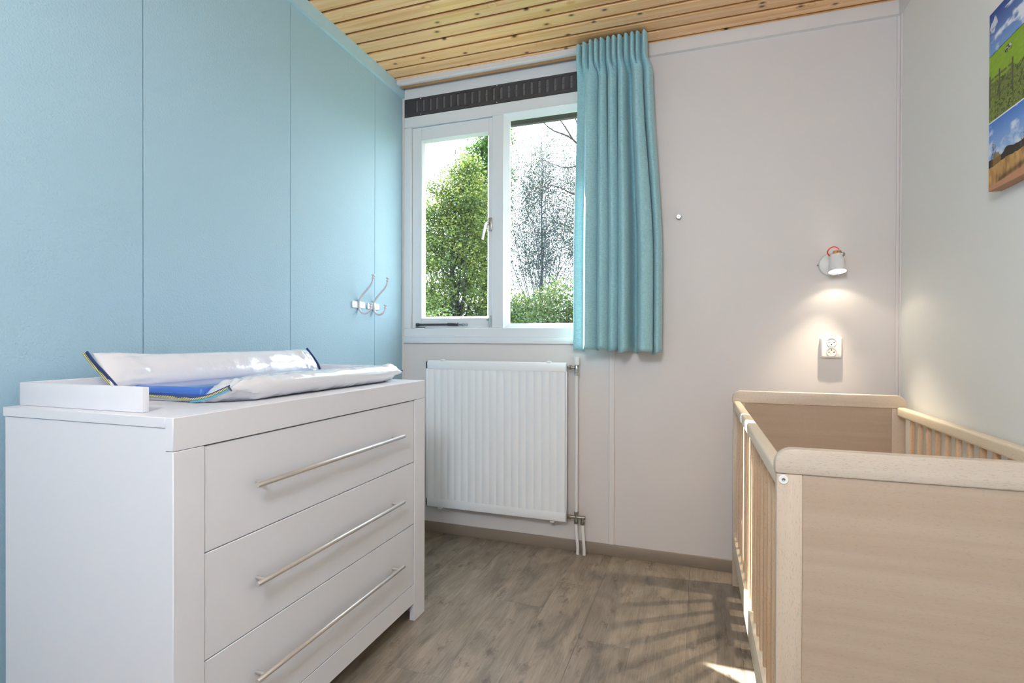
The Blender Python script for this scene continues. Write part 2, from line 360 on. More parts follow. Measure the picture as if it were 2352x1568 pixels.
# ceiling: dark backing, tongue and groove pine planks
cb = MB()
cb.add([(XL-.1, YR-.1, ceil_z(YR-.1)+.008), (XR+.1, YR-.1, ceil_z(YR-.1)+.008), (XR+.1, YB+.1, ceil_z(YB+.1)+.008), (XL-.1, YB+.1, ceil_z(YB+.1)+.008),
        (XL-.1, YR-.1, 2.75), (XR+.1, YR-.1, 2.75), (XR+.1, YB+.1, 2.75), (XL-.1, YB+.1, 2.75)],
       [(0, 1, 2, 3), (7, 6, 5, 4), (0, 4, 5, 1), (1, 5, 6, 2), (2, 6, 7, 3), (3, 7, 4, 0)])
ce = struct('ceiling', cb, M['pine_dark'])
y = 2.529 + .0845*2
while y > YR:
    y1 = min(y, YB+.01); y0 = max(y-.0845, YR-.01)
    if y1-y0 > .004:
        g, bv, t = .0066, .0034, .010
        poly = [(y0+g+bv, 0), (y1-g-bv, 0), (y1-g, bv), (y1-g, t), (y0+g, t), (y0+g, bv)]
        poly = [(a, ceil_z(a)+h) for a, h in poly]
        yc = (y0+y1)/2
        obj('plank', MB().prism(poly, 'x', XL+.001, XR-.001), M['pine'], ce, base=((XL+XR)/2, yc, ceil_z(yc)))
    y -= .0845
# walls
TOPZ = 2.72
lw = struct('wall_left', MB().box(XL-.12, XL-.010, YR-.1, YB+BACK_T, -.1, TOPZ), M['joint'])
seams = [YR, -.0710-.611, -.0710, .5395, 1.1488, 1.7605, 2.3603, YB]
for a, b in zip(seams[:-1], seams[1:]):
    obj('panel', MB().box(XL-.011, XL, a+.0012, b-.0012, 0, 2.60, .0007), M['blue'], lw, base=(XL, (a+b)/2, 0))
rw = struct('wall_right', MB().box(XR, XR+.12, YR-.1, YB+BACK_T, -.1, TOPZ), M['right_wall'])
struct('wall_rear', MB().box(XL-.1, XR+.1, YR-.12, YR, -.1, TOPZ), M['white_wall'])
# window wall with its opening
WX0, WX1, WZ0, WZ1 = -1.572, -.424, 1.045, 2.455
bw = MB()
bw.box(XL-.1, WX0, YB, YB+BACK_T, -.1, TOPZ); bw.box(WX1, XR+.1, YB, YB+BACK_T, -.1, TOPZ)
bw.box(WX0, WX1, YB, YB+BACK_T, -.1, WZ0); bw.box(WX0, WX1, YB, YB+BACK_T, WZ1, TOPZ)
wb = struct('wall_back', bw, M['white_wall'])
# baseboards and trims
def baseboard(name, b): return struct(name, b, M['taupe'])
baseboard('baseboard_back', MB().box(XL, XR, YB-.012, YB, 0, .055, .0025, 2))
baseboard('baseboard_left', MB().box(XL, XL+.012, YR, YB-.012, 0, .055, .0025, 2))
baseboard('baseboard_right', MB().box(XR-.012, XR, YR, YB-.012, 0, .055, .0025, 2))
TR = M['white_trim']
struct('trim_1', MB().prism([(YB, 2.405), (YB-.013, 2.409), (YB-.013, 2.466), (YB, 2.468)], 'x', WX1, XR), TR)          # cornice on window wall
def slope_cornice(name, xa, xb, m):
    b = MB(); ya, yb = YR, YB-.001
    for (x_, dz) in ((xa, 0), (xb, 0)): pass
    P = lambda x_, y_, z_: (x_, y_, z_)
    vs = []
    for y_ in (ya, yb):
        zc = ceil_z(y_)
        vs += [P(xa, y_, zc-.062), P(xb, y_, zc-.058), P(xb, y_, zc+.001), P(xa, y_, zc+.001)]
    b.add(vs, [(0, 1, 2, 3), (7, 6, 5, 4), (0, 4, 5, 1), (1, 5, 6, 2), (2, 6, 7, 3), (3, 7, 4, 0)])
    return struct(name, b, m)
slope_cornice('trim_2', XL, XL+.012, M['blue_trim'])
slope_cornice('trim_3', XR, XR-.012, TR)
struct('trim_4', MB().box(XR-.015, XR, YB-.006, YB, .055, 2.405, .001), TR)        # corner strips
struct('trim_5', MB().box(XR-.006, XR, YB-.022, YB-.006, .055, 2.405, .001), TR)
struct('trim_6', MB().box(XL, XL+.012, YB-.008, YB, .055, 2.405, .0015), TR)
struct('trim_7', MB().box(-.423, -.397, YB-.008, YB, .055, 2.405, .0015), TR)
# ------------------------------------------------------------------ window
win = struct('window_1', MB().box(WX0, WX1, YB-.008, YB+.06, 2.236, 2.296, .002)
             .box(WX0, WX1, YB-.008, YB+.06, 1.069, 1.118, .002)
             .box(WX0, -1.5275, YB-.008, YB+.06, 1.118, 2.236, .002)
             .box(-1.0415, -.978, YB-.008, YB+.06, 1.118, 2.236, .002)
             .box(-.475, WX1, YB-.008, YB+.06, 1.118, 2.236, .002), M['white_frame'])
F = M['white_frame']
obj('head_board', MB().box(WX0, WX1, YB-.004, YB+.03, 2.394, 2.455, .001), F, win)
obj('backing', MB().box(WX0, WX1, YB+.004, YB+.06, 2.296, 2.395), F, win)
obj('window_sill', MB().box(WX0+.002, WX1+.0, YB-.016, YB, 1.036, 1.069, .003, 2), F, win)
# outside reveal of the frame
obj('outer_frame', MB().box(WX0, -1.5275, YB+.06, YB+.15, 1.06, 2.31).box(-1.0415, -.978, YB+.06, YB+.10, 1.118, 2.236)
    .box(-.475, WX1, YB+.06, YB+.15, 1.06, 2.31).box(WX0, WX1, YB+.06, YB+.14, 2.31, 2.46).box(WX0, WX1, YB+.06, YB+.16, 1.06, 1.112), F, win)
# casement sash: members with a chamfered bead
def ring(x0, x1, z0, z1, wl, wr, wb_, wt, y0, y1, bev=.0015):
    return (MB().box(x0, x0+wl, y0, y1, z0, z1, bev).box(x1-wr, x1, y0, y1, z0, z1, bev)
            .box(x0+wl, x1-wr, y0, y1, z0, z0+wb_, bev).box(x0+wl, x1-wr, y0, y1, z1-wt, z1, bev))
def bead(x0, x1, z0, z1, wd, y0, y1):
    """sloping bead running round a pane"""
    o_ = [(x0, z0), (x1, z0), (x1, z1), (x0, z1)]; i_ = [(x0+wd, z0+wd), (x1-wd, z0+wd), (x1-wd, z1-wd), (x0+wd, z1-wd)]
    vs = [(a, y0, b) for a, b in o_] + [(a, y1, b) for a, b in i_] + [(a, y1+.012, b) for a, b in i_] + [(a, y1+.012, b) for a, b in o_]
    fs = []
    for k in range(4):
        j = (k+1) % 4
        fs += [(k, j, 4+j, 4+k), (4+k, 4+j, 8+j, 8+k), (8+k, 8+j, 12+j, 12+k), (12+k, 12+j, j, k)]
    return MB().add(vs, fs)
sash = obj('sash', ring(-1.5262, -1.0425, 1.1195, 2.2345, .058, .024, .052, .072, YB+.006, YB+.05), F, win)
obj('bead', bead(-1.4682, -1.0665, 1.1715, 2.1625, .011, YB+.006, YB+.022), F, sash)
obj('pane', MB().box(-1.46, -1.072, YB+.030, YB+.034, 1.178, 2.155), M['glass'], sash)
obj('bead', bead(-.978, -.475, 1.118, 2.236, .025, YB-.004, YB+.022), F, win)
obj('pane', MB().box(-.958, -.495, YB+.030, YB+.034, 1.135, 2.22), M['glass'], win)
# fastener on the sash
fs_ = obj('fastener', MB().box(-1.0665, -1.0455, YB-.002, YB+.007, 1.632, 1.703, .002, 2), M['nickel'], sash)
lv = MB().lathe([(0, -.012), (.008, -.012), (.009, .012), (0, .012)], (-1.060, YB-.012, 1.668), (0, 1, 0), 14)
lv.tube([(-1.060, YB-.022, 1.672), (-1.068, YB-.026, 1.664), (-1.078, YB-.027, 1.63), (-1.090, YB-.026, 1.584)], [.0065, .007, .0075, .0065], 8)
obj('lever', lv, M['chrome'], fs_)
hg = MB().lathe([(0, -.016), (.0055, -.016), (.0055, .016), (0, .016)], (-1.054, YB-.004, 1.168), (0, 0, 1), 10)
hg.lathe([(0, -.012), (.005, -.012), (.005, .012), (0, .012)], (-1.054, YB-.004, 1.140), (0, 0, 1), 10).box(-1.076, -1.050, YB, YB+.007, 1.158, 1.172, .002)
obj('hinge', hg, M['chrome'], sash)
st = MB().box(-1.497, -1.478, YB-.010, YB+.006, 1.128, 1.147, .003).tube([(-1.482, YB-.006, 1.138), (-1.30, YB-.006, 1.139)], .0058, 10)
st.tube([(-1.30, YB-.006, 1.139), (-1.238, YB-.006, 1.139)], .0085, 12).box(-1.498, -1.445, YB-.006, YB+.006, 1.1195, 1.124)
stay = obj('stay', st, M['dark'], sash)
obj('stay_end', MB().tube([(-1.238, YB-.006, 1.139), (-1.212, YB-.006, 1.138)], .005, 8).lathe([(0, -.005), (.007, -.005), (.007, .005), (0, .005)], (-1.208, YB-.003, 1.138), (0, 1, 0), 12)
    .lathe([(0, -.005), (.006, -.005), (.006, .005), (0, .005)], (-1.191, YB-.001, 1.138), (0, 1, 0), 12), M['chrome'], stay)
# ------------------------------------------------------------------ ventilation grille above the window
vg = thing('ventilation_grille', 'long dark brown slotted ventilation grille above the window', 'vent', (-1.0, YB, 2.345))
b = MB(); y0, y1 = YB-.010, YB+.004
b.box(-1.566, -.43, y0, y1, 2.2965, 2.3165, .001).box(-1.566, -.43, y0, y1, 2.381, 2.3945, .001)
sx = [-1.4906+.04161*k for k in range(-0, 26)]
edges = [-1.566]
for s_ in sx: edges += [s_-.0068, s_+.0068]
edges.append(-.43)
for i in range(0, len(edges), 2):
    if edges[i+1] > edges[i]: b.box(edges[i], edges[i+1], y0, y1, 2.3165, 2.381)
obj('front_plate', b, M['grille'], vg)
for s_ in sx:
    obj('slot', MB().box(s_-.0068, s_+.0068, YB-.006, YB+.0035, 2.3165, 2.381, .001).box(s_-.0068, s_+.0068, YB-.0085, YB-.005, 2.347, 2.350), M['slot'], vg, base=(s_, YB, 2.348))
for (sx_, sz_) in ((-1.466, 2.389), (-1.466, 2.302), (-1.015, 2.389), (-1.015, 2.302)):
    obj('screw', MB().lathe([(.0028, 0), (.0022, .0012), (0, .0015)], (sx_, y0, sz_), (0, -1, 0), 8), M['plastic'], vg)
# curtain rail
cr = thing('curtain_rail', 'white metal curtain rail along the ceiling above the window', 'rail', (-1.0, 2.56, 2.45))
rz0 = ceil_z(2.55)
obj('rail', MB().prism([(2.575, rz0+.001), (2.575, rz0-.023), (2.570, rz0-.025), (2.550, rz0-.025), (2.5445, rz0-.021), (2.5445, rz0+.001)], 'x', XL+.014, -.24), M['white_trim'], cr)
obj('mounting_strip', MB().box(XL+.014, -.43, 2.576, 2.60, 2.446, ceil_z(2.60)), M['strip_wood'], cr)

# ------------------------------------------------------------------ curtain
def catmull(P, t):
    n = len(P)-1; i = min(int(t), n-1); f = t-i
    p0, p1, p2, p3 = P[max(i-1, 0)], P[i], P[i+1], P[min(i+2, n)]
    return tuple(.5*((2*b)+(-a+c)*f+(2*a-5*b+4*c-d)*f*f+(-a+3*b-3*c+d)*f**3) for a, b, c, d in zip(p0, p1, p2, p3))
def curtain():
    # control columns: (px-like x along the hem, depth toward the room) for hem and for the upper part
    hem = [(1311, -.022), (1320, -.019), (1331, -.018), (1339, -.020), (1343, .008), (1350, .030), (1362, .031), (1377, .008), (1371, -.024),
           (1375, .010), (1387, .028), (1402, .008), (1397, -.022), (1401, .008), (1412, .022), (1425, .004), (1421, -.022), (1425, .012),
           (1437, .032), (1447, .020), (1451, -.016), (1458, -.030), (1465, -.022), (1469, .012), (1481, .032), (1501, .016), (1497, -.016),
           (1505, .010), (1513, .018), (1521, .000)]
    top = [(1325, -.018), (1331, -.014), (1337, -.014), (1344, -.006), (1348, .012), (1356, .026), (1366, .020), (1373, .006), (1374, -.010),
           (1378, .010), (1384, .020), (1391, .010), (1394, -.010), (1398, .010), (1405, .022), (1414, .010), (1418, -.012), (1421, .010),
           (1429, .024), (1436, .010), (1439, -.014), (1442, -.018), (1446, -.012), (1449, .012), (1457, .026), (1466, .014), (1469, -.008),
           (1474, .012), (1483, .018), (1491, .000)]
    n = len(hem); U = 7; cols = (n-1)*U+1
    zt, zb, rows = 2.460, 1.0, 74
    X0 = lambda px: -.596 + (px-1311)*.002035
    mb = MB(); vs = []
    for j in range(rows):
        v = j/(rows-1); v = v**1.25; z = zt + (zb-zt)*v
        wv = min(1, max(0, (zt-.10-z)/.95)); wv = wv*wv*(3-2*wv); wv = .25+.75*wv if z < zt-.1 else .25
        hd = max(0, min(1, (z-(zt-.150))/.055)); hd = hd*hd*(3-2*hd)      # header band
        for i in range(cols):
            t = i/U
            a = catmull(top, min(t, n-1.0001)); c = catmull(hem, min(t, n-1.0001))
            px = a[0]*(1-wv)+c[0]*wv; d = a[1]*(1-wv)+c[1]*wv
            # pinch pleat fingers of the heading
            tt = t/(n-1)
            fx = 1326 + (1488-1326)*tt; t3 = tt+.006*math.sin(tt*23)+.004*math.sin(tt*51+1); fan = abs(math.sin(t3*PI*12))
            fd = -.013 + .030*fan**.55
            px = px*(1-hd) + fx*hd; d = d*(1-hd) + (fd+.004*hd)*hd
            # cinch just below the heading
            ci = math.exp(-((z-(zt-.150))/.035)**2); d = d*(1-.2*ci)*1.95
            lift = (.026 if tt < .2 else 0)*hd*0
            zz = z
            if j < 6: zz -= (.014*max(0, 1-tt*4.5))*(1-j/6)
            zz += .010*math.exp(-((tt-.3)/.2)**2)*(v**8) + .006*math.sin(tt*40)*(v**12) - .006*(v**8)*(1 if tt > .9 else 0)
            x_ = X0(px); dd = d*(1.0+.25*v) 
            y_ = 2.546 - dd - .026*hd
            vs.append((x_, y_, zz))
    fs = [(j*cols+i, j*cols+i+1, (j+1)*cols+i+1, (j+1)*cols+i) for j in range(rows-1) for i in range(cols-1)]
    mb.add(vs, fs, 0, True); return mb, vs, cols, rows
ct = thing('curtain', 'teal pinch pleated curtain hanging at the right side of the window', 'curtain', (-.38, 2.546, 1.0))
cm, cvs, ccols, crows = curtain()
co = obj('cloth', cm, M['cloth'], ct)
sm = co.modifiers.new('thickness', 'SOLIDIFY'); sm.thickness = .0016; sm.offset = 0
# hem line and heading tape
hr = [k for k in range(crows) if cvs[k*ccols][2] < 1.066][0]
obj('hem_seam', MB().tube([(cvs[hr*ccols+i][0], cvs[hr*ccols+i][1]-.0009, cvs[hr*ccols+i][2]) for i in range(ccols)], .0006, 4), M['cloth'], ct)
tp = MB().box(-.562, -.240, 2.5425, 2.5440, 2.385, 2.460)
obj('heading_tape', tp, mat('heading_tape', srgb(92, 134, 140), .8), ct)

# ------------------------------------------------------------------ radiator
ra = thing('radiator', 'white ribbed panel radiator below the window', 'radiator', (-1.01, YB, .16))
RX0, RX1, RZ0, RZ1, RY = -1.3985, -.6195, .160, .9405, 2.564
b = MB()
gx = [-.6315-.04*k for k in range(19)]
prof = []  # front profile x -> y (valleys are shallow grooves)
xs_ = [RX0+.012]
pts = [(RX0+.012, 0)]
for g_ in sorted(gx):
    if g_-.006 > pts[-1][0]: pts += [(g_-.0045, 0), (g_-.0015, .003), (g_+.0015, .003), (g_+.0045, 0)]
pts.append((RX1-.012+.004, 0)) if pts[-1][0] < RX1-.012 else None
zs = [(RZ0+.045, 0), (RZ0+.055, 1), (RZ1-.052, 1), (RZ1-.042, 0)]
vs = [(x_, RY+d*k, z_) for z_, k in zs for x_, d in pts]; n = len(pts)
b.add(vs, [(j*n+i, j*n+i+1, (j+1)*n+i+1, (j+1)*n+i) for j in range(3) for i in range(n-1)])
b.box(RX0, RX1, RY, RY+.010, RZ0, RZ0+.0455, .003, 2).box(RX0, RX1, RY, RY+.010, RZ1-.0425, RZ1, .003, 2)
b.box(RX0, pts[0][0], RY, RY+.010, RZ0, RZ1, .003, 2).box(pts[-1][0], RX1, RY, RY+.010, RZ0, RZ1, .003, 2)
obj('front_panel', b, M['rad'], ra)
obj('back_panel', MB().box(RX0+.004, RX1-.004, RY+.0105, RY+.022, RZ0-.004, RZ1+.004, .004, 2).box(RX0+.03, RX0+.06, RY+.022, YB-.0015, .3, .8).box(RX1-.10, RX1-.07, RY+.022, YB-.0015, .3, .8), M['rad'], ra)
for bx, bz in ((RX0+.095, RZ1+.006), (RX1-.095, RZ1+.006), (RX0+.08, RZ0-.008), (RX1-.075, RZ0-.008)):
    obj('bracket', MB().box(bx-.011, bx+.011, RY+.004, RY+.03, bz-.004, bz+.004, .002).lathe([(0, 0), (.004, 0), (.004, .006), (0, .006)], (bx, RY+.015, bz), (0, 0, 1), 8), M['plastic'], ra)
PX, PY = -.576, 2.586
va = obj('valve', MB().tube([(-.622, PY, .9205), (-.576, PY, .9205)], .0075, 12).hexa((-.607, PY, .9205), (1, 0, 0), .0125, .013).lathe([(.010, -.03), (.0115, -.028), (.0115, .010), (.010, .012), (0, .012)], (PX, PY, .922), (0, 0, 1), 14)
    .hexa((PX, PY, .888), (0, 0, 1), .0125, .012).lathe([(0, 0), (.008, 0), (.008, .012), (0, .012)], (PX, PY, .905), (0, -1, 0), 12), M['chrome'], ra)
obj('valve_knob', MB().lathe([(.013, 0), (.0135, .004), (.016, .033), (.015, .038), (0, .039)], (PX, PY, .933), (0, 0, 1), 18), M['plastic'], va)
obj('pipe', MB().tube([(PX, PY, .885), (PX, PY, .2)], .0078, 12), M['pipe'], ra)
obj('lower_valve', MB().tube([(-.622, PY, .183), (-.530, PY, .185)], .0085, 12).hexa((-.611, PY, .183), (1, 0, 0), .0125, .014)
    .hexa((PX, PY, .205), (0, 0, 1), .0125, .012).hexa((PX, PY, .160), (0, 0, 1), .0125, .014).hexa((-.5445, PY, .158), (0, 0, 1), .0125, .014)
    .tube([(PX, PY, .205), (PX, PY, .152)], .0085, 12).tube([(-.5445, PY, .185), (-.5445, PY, .15)], .0085, 12), M['nickel'], ra)
for dx, xb in ((0, PX), (1, -.5445)):
    obj('pipe', MB().tube([(xb, PY, .156), (xb+.001, PY, .12), (xb+.006, PY-.002, .07), (xb+.008, PY+.003, .03), (xb+.007, PY+.006, 0)], .0078, 12), M['pipe'], ra)

# ------------------------------------------------------------------ chest of drawers (frame turned by AD)
AD = .0130576
DXF, DXB, DY0, DY1, DT = -.9863, -1.518, .7964, 1.859, .8996
dr = thing('chest_of_drawers', 'white three drawer chest with long bar handles along the blue wall', 'dresser', ((DXF+DXB)/2, (DY0+DY1)/2, 0), AD)
W_ = M['dresser']
obj('top', MB().box(DXB, DXF-.0225, DY0, DY1, DT-.0215, DT, .001), W_, dr)
obj('front_rail', MB().box(DXF-.022, DXF, DY0, DY1, .8318, DT, .001), W_, dr)
for ya, yb, n_ in ((DY0, .8695, 0), (1.7815, DY1, 1)):
    obj('front_post', MB().box(DXF-.022, DXF, ya, yb, 0, .8306, .001), W_, dr)
for ya, yb in ((DY0+.003, DY0+.021), (DY1-.021, DY1-.003)):
    obj('side_panel', MB().box(DXB+.003, DXF-.0226, ya, yb, 0, DT-.022, .0008), W_, dr)
obj('back_panel', MB().box(DXB+.006, DXB+.012, DY0+.021, DY1-.021, .06, DT-.022), W_, dr)
obj('plinth', MB().box(DXF-.022, DXF-.003, .8698, 1.781, .0665, .1385, .001).box(DXF-.45, DXF-.022, .82, 1.838, .0665, .08), W_, dr)
for zb, zt in ((.6000, .8285), (.3675, .5975), (.1405, .3650)):
    d = obj('drawer', MB().box(DXF-.022, DXF-.0035, .8712, 1.7785, zb, zt, .0012).box(DXF-.45, DXF-.022, .90, 1.75, zb+.02, zt-.02), W_, dr)
    zh = {.6: .7177, .3675: .4862, .1405: .2590}[zb]; xh = DXF+.026
    h = MB().lathe([(0, 0), (.0055, 0), (.0062, .0008), (.0062, .6692), (.0055, .67), (0, .67)], (xh, .989, zh), (0, 1, 0), 20)
    for yh in (1.018, 1.630): h.tube([(DXF-.0035, yh, zh), (xh, yh, zh)], .0048, 12)
    obj('handle', h, M['steel'], d)
# changing surround on top
cs = thing('changing_surround', 'low white three sided raised edge around the changing mat', 'surround', (-1.32, 1.33, DT), AD)
def board_y(xa, xb, ya, yb, z1):   # end board whose free top corner is slightly rounded
    return MB().box(xa, xb, ya, yb, DT+.0004, z1, .0016, 2)
obj('side_board', board_y(-1.5165, -1.1135, .828, .8435, .9545), W_, cs)
obj('side_board', board_y(-1.5165, -1.1135, 1.8155, 1.831, .9545), W_, cs)
obj('back_board', MB().box(-1.5165, -1.501, .8437, 1.8153, DT+.0004, .9545, .0012), W_, cs)

# ------------------------------------------------------------------ changing mat
cmat = thing('changing_mat', 'shiny white changing mat with blue centre and striped binding', 'changing mat', (-1.28, 1.36, DT), AD)
def loft(sections, N, mi=0, caps=True):
    mb = MB(); vs = [p for s_ in sections for p in s_]
    fs = [(i*N+k, i*N+(k+1) % N, (i+1)*N+(k+1) % N, (i+1)*N+k) for i in range(len(sections)-1) for k in range(N)]
    mb.add(vs, fs, mi, True)
    if caps: mb.f += [list(range(N))[::-1], [(len(sections)-1)*N+k for k in range(N)]]; mb.m += [mi, mi]; mb.sm += [False, False]
    return mb
def vnoise(seed):
    r_ = random.Random(seed); g = {}
    def f(a, b_):
        i, j = math.floor(a), math.floor(b_); u, v = a-i, b_-j; u = u*u*(3-2*u); v = v*v*(3-2*v)
        q = lambda i_, j_: g.setdefault((i_, j_), r_.uniform(-1, 1))
        return (q(i, j)*(1-u)+q(i+1, j)*u)*(1-v) + (q(i, j+1)*(1-u)+q(i+1, j+1)*u)*v
    return f
def bolster(y0, y1, pinch0, pinch1, mid, end0, end1, seed, crease):
    """mid/end: (cx, cz, ax, az, halflen, halfthick): pillow section with its long axis (ax,az)"""
    N = 40; S = 90; nf = vnoise(seed); secs = []
    for s_ in range(S+1):
        q = s_/S; q = .5-.5*math.cos(PI*q)*(.55+.45*abs(math.cos(PI*q))); y = y0 + (y1-y0)*q
        e0 = max(0, 1-(y-y0)/pinch0); e1 = max(0, 1-(y1-y)/pinch1)
        def bl(a, b_, c, w0, w1): return a*(1-w0-w1)+b_*w0+c*w1
        w0, w1 = e0*e0*(3-2*e0) if e0 < 1 else 1, e1*e1*(3-2*e1) if e1 < 1 else 1
        w0 = .35*e0+.65*w0; w1 = .35*e1+.65*w1
        c = [bl(m_, a_, b_, w0, w1) for m_, a_, b_ in zip(mid, end0, end1)]
        al = math.hypot(c[2], c[3]); ax, az = c[2]/al, c[3]/al; nx, nz = -az, ax
        th = mid[5]*math.sqrt(max(0, 1-max(e0, e1)**1.7)) + .0012
        sec = []
        wr = crease*(math.exp(-((max(e0, e1)-.55)/.35)**2) + .10)
        for k in range(N):
            a_ = 2*PI*k/N; ca, sa = math.cos(a_), math.sin(a_)
            L_ = math.copysign(abs(ca)**.9, ca)*c[4]; T_ = math.copysign(abs(sa)**.8, sa)*th
            dn = wr*(nf(q*26, k/N*7) + .6*abs(nf(q*60+9, k/N*5+3)))
            ee = max(e0, e1); ph = (k/N*11 + ee*1.6 + q*3) % 1.0; fold = 1-abs(2*ph-1)
            T_ += math.copysign(1, sa)*dn*min(1, abs(sa)*1.5) - math.copysign(1, sa)*mid[5]*.42*(fold**2.2)*min(1, abs(sa)*2)*(ee**1.2)*(1-ee)*2.2*(crease/.010)**.5
            x_ = c[0]+ax*L_+nx*T_; z_ = c[1]+az*L_+nz*T_
            if z_ < DT+.0008: z_ = DT+.0008+(DT+.0008-z_)*.01
            sec.append((x_, y, z_))
        secs.append(sec)
    return loft(secs, N)
# back bolster leans up against the raised edge, front bolster lies on the top
BK_mid = (-1.420, .966, -.62, .78, .056, .030); BK0 = (-1.412, .980, -.62, .78, .053, .001); BK1 = (-1.412, .975, -.62, .78, .052, .001)
FR_mid = (-1.106, .930, .97, .10, .062, .031); FR0 = (-1.112, .922, .92, .33, .058, .001); FR1 = (-1.100, .930, .99, .10, .048, .001)
obj('back_bolster', bolster(.945, 1.735, .16, .14, BK_mid, BK0, BK1, 3, .0055), M['vinyl'], cmat)
obj('front_bolster', bolster(1.012, 1.80, .10, .085, FR_mid, FR0, FR1, 8, .010), M['vinyl'], cmat)
# padded centre
def cushion(x0, x1, y0, y1, z0, z1, r):
    b = bmesh.new(); bmesh.ops.create_cube(b, size=1)
    for v in b.verts: v.co = ((x0+x1)/2+v.co.x*(x1-x0), (y0+y1)/2+v.co.y*(y1-y0), (z0+z1)/2+v.co.z*(z1-z0))
    bmesh.ops.bevel(b, geom=b.edges[:], offset=r, segments=4, profile=.5, affect='EDGES')
    return MB().bm(b, 0, True)
obj('centre_cushion', cushion(-1.405, -1.150, 1.004, 1.725, .9125, .9375, .009), M['vinyl_blue'], cmat)
obj('underside', cushion(-1.402, -1.145, 1.006, 1.728, DT+.0006, .9135, .004), M['vinyl'], cmat)
# binding: braided yellow cord beside navy tape, round the near edge and up both bolster ends
def braid_mat():
    m = bpy.data.materials.new('yellow_braid'); m.use_nodes = True; nt = m.node_tree; p = nt.nodes['Principled BSDF']
    tc = nt.nodes.new('ShaderNodeTexCoord'); wv = nt.nodes.new('ShaderNodeTexWave'); wv.inputs['Scale'].default_value = 110; wv.bands_direction = 'DIAGONAL'
    nt.links.new(tc.outputs['Object'], wv.inputs['Vector']); r = ramp(nt, [(.2, srgb(60, 76, 92)), (.5, srgb(196, 184, 104)), (1, srgb(214, 204, 130))])
    nt.links.new(wv.outputs['Fac'], r.inputs[0]); nt.links.new(r.outputs[0], p.inputs['Base Color']); p.inputs['Roughness'].default_value = .7; return m
M['braid'] = braid_mat()
def smooth_path(P, k=8):
    n = len(P)-1; return [catmull(P, min(i/k, n-1e-4)) for i in range(n*k+1)]
def band(path, off, w0, w1, thick=.0022):
    """flat tape along a path: off is the offset direction across the tape"""
    mb = MB(); vs = []; off = Vector(off).normalized()
    for p in path:
        p = Vector(p); vs += [p+off*w0, p+off*w1, p+off*w1+Vector((0, -thick, 0)), p+off*w0+Vector((0, -thick, 0))]
    n = len(path)
    for i in range(n-1):
        for k in range(4): mb.f.append([i*4+k, i*4+(k+1) % 4, (i+1)*4+(k+1) % 4, (i+1)*4+k]); mb.m.append(0); mb.sm.append(False)
    mb.v = [tuple(v) for v in vs]; return mb
near = [(-1.400, 1.002, .9135), (-1.36, .999, .9132), (-1.32, 1.0, .9128), (-1.28, .999, .9125), (-1.235, .999, .912), (-1.215, .995, .9095), (-1.19, .997, .9110), (-1.172, .994, .9100), (-1.155, .998, .9115), (-1.125, 1.006, .918), (-1.10, 1.010, .928), (-1.068, 1.012, .9405)]
pth = smooth_path(near)
obj('binding', band(pth, (0, 0, 1), -.0025, .0022, .0035), M['braid'], cmat, label='yellow and navy braided edge cord')
obj('binding', band(pth, (0, .2, 1), .0022, .0062, .0018), M['navy'], cmat, label='navy edge tape')
obj('binding', band([q for q in pth if q[0] > -1.175], (0, 0, 1), -.0085, -.0025, .0015), M['cyan_band'], cmat, label='light blue edge tape')
bend = [(-1.374, .957, .937), (-1.382, .950, .952), (-1.402, .943, .975), (-1.424, .937, .998), (-1.448, .934, 1.0245)]
pb = smooth_path(bend)
obj('binding', band(pb, (.9, -.1, .5), -.005, .005, .003), M['navy'], cmat, label='navy edge tape')
obj('binding', MB().tube([(p[0]-.005, p[1]-.006, p[2]-.002) for p in pb], .0028, 8), M['braid'], cmat, label='yellow and navy braided edge cord')
far = smooth_path([(-1.374, 1.735, .937), (-1.390, 1.739, .962), (-1.416, 1.741, .992), (-1.445, 1.742, 1.022)])
obj('binding', band(far, (.9, -.3, .5), -.006, .004, .003), M['navy'], cmat, label='navy edge tape')
ftip = smooth_path([(-1.148, 1.80, .922), (-1.10, 1.803, .930), (-1.052, 1.805, .9375)])
obj('binding', band(ftip, (0, .3, 1), -.003, .003, .003), M['navy'], cmat, label='navy edge tape')
obj('tape_end', MB().tube([(-1.070, 1.010, .9425), (-1.060, 1.006, .938), (-1.056, 1.006, .9325)], .0018, 6), M['dark'], cmat)

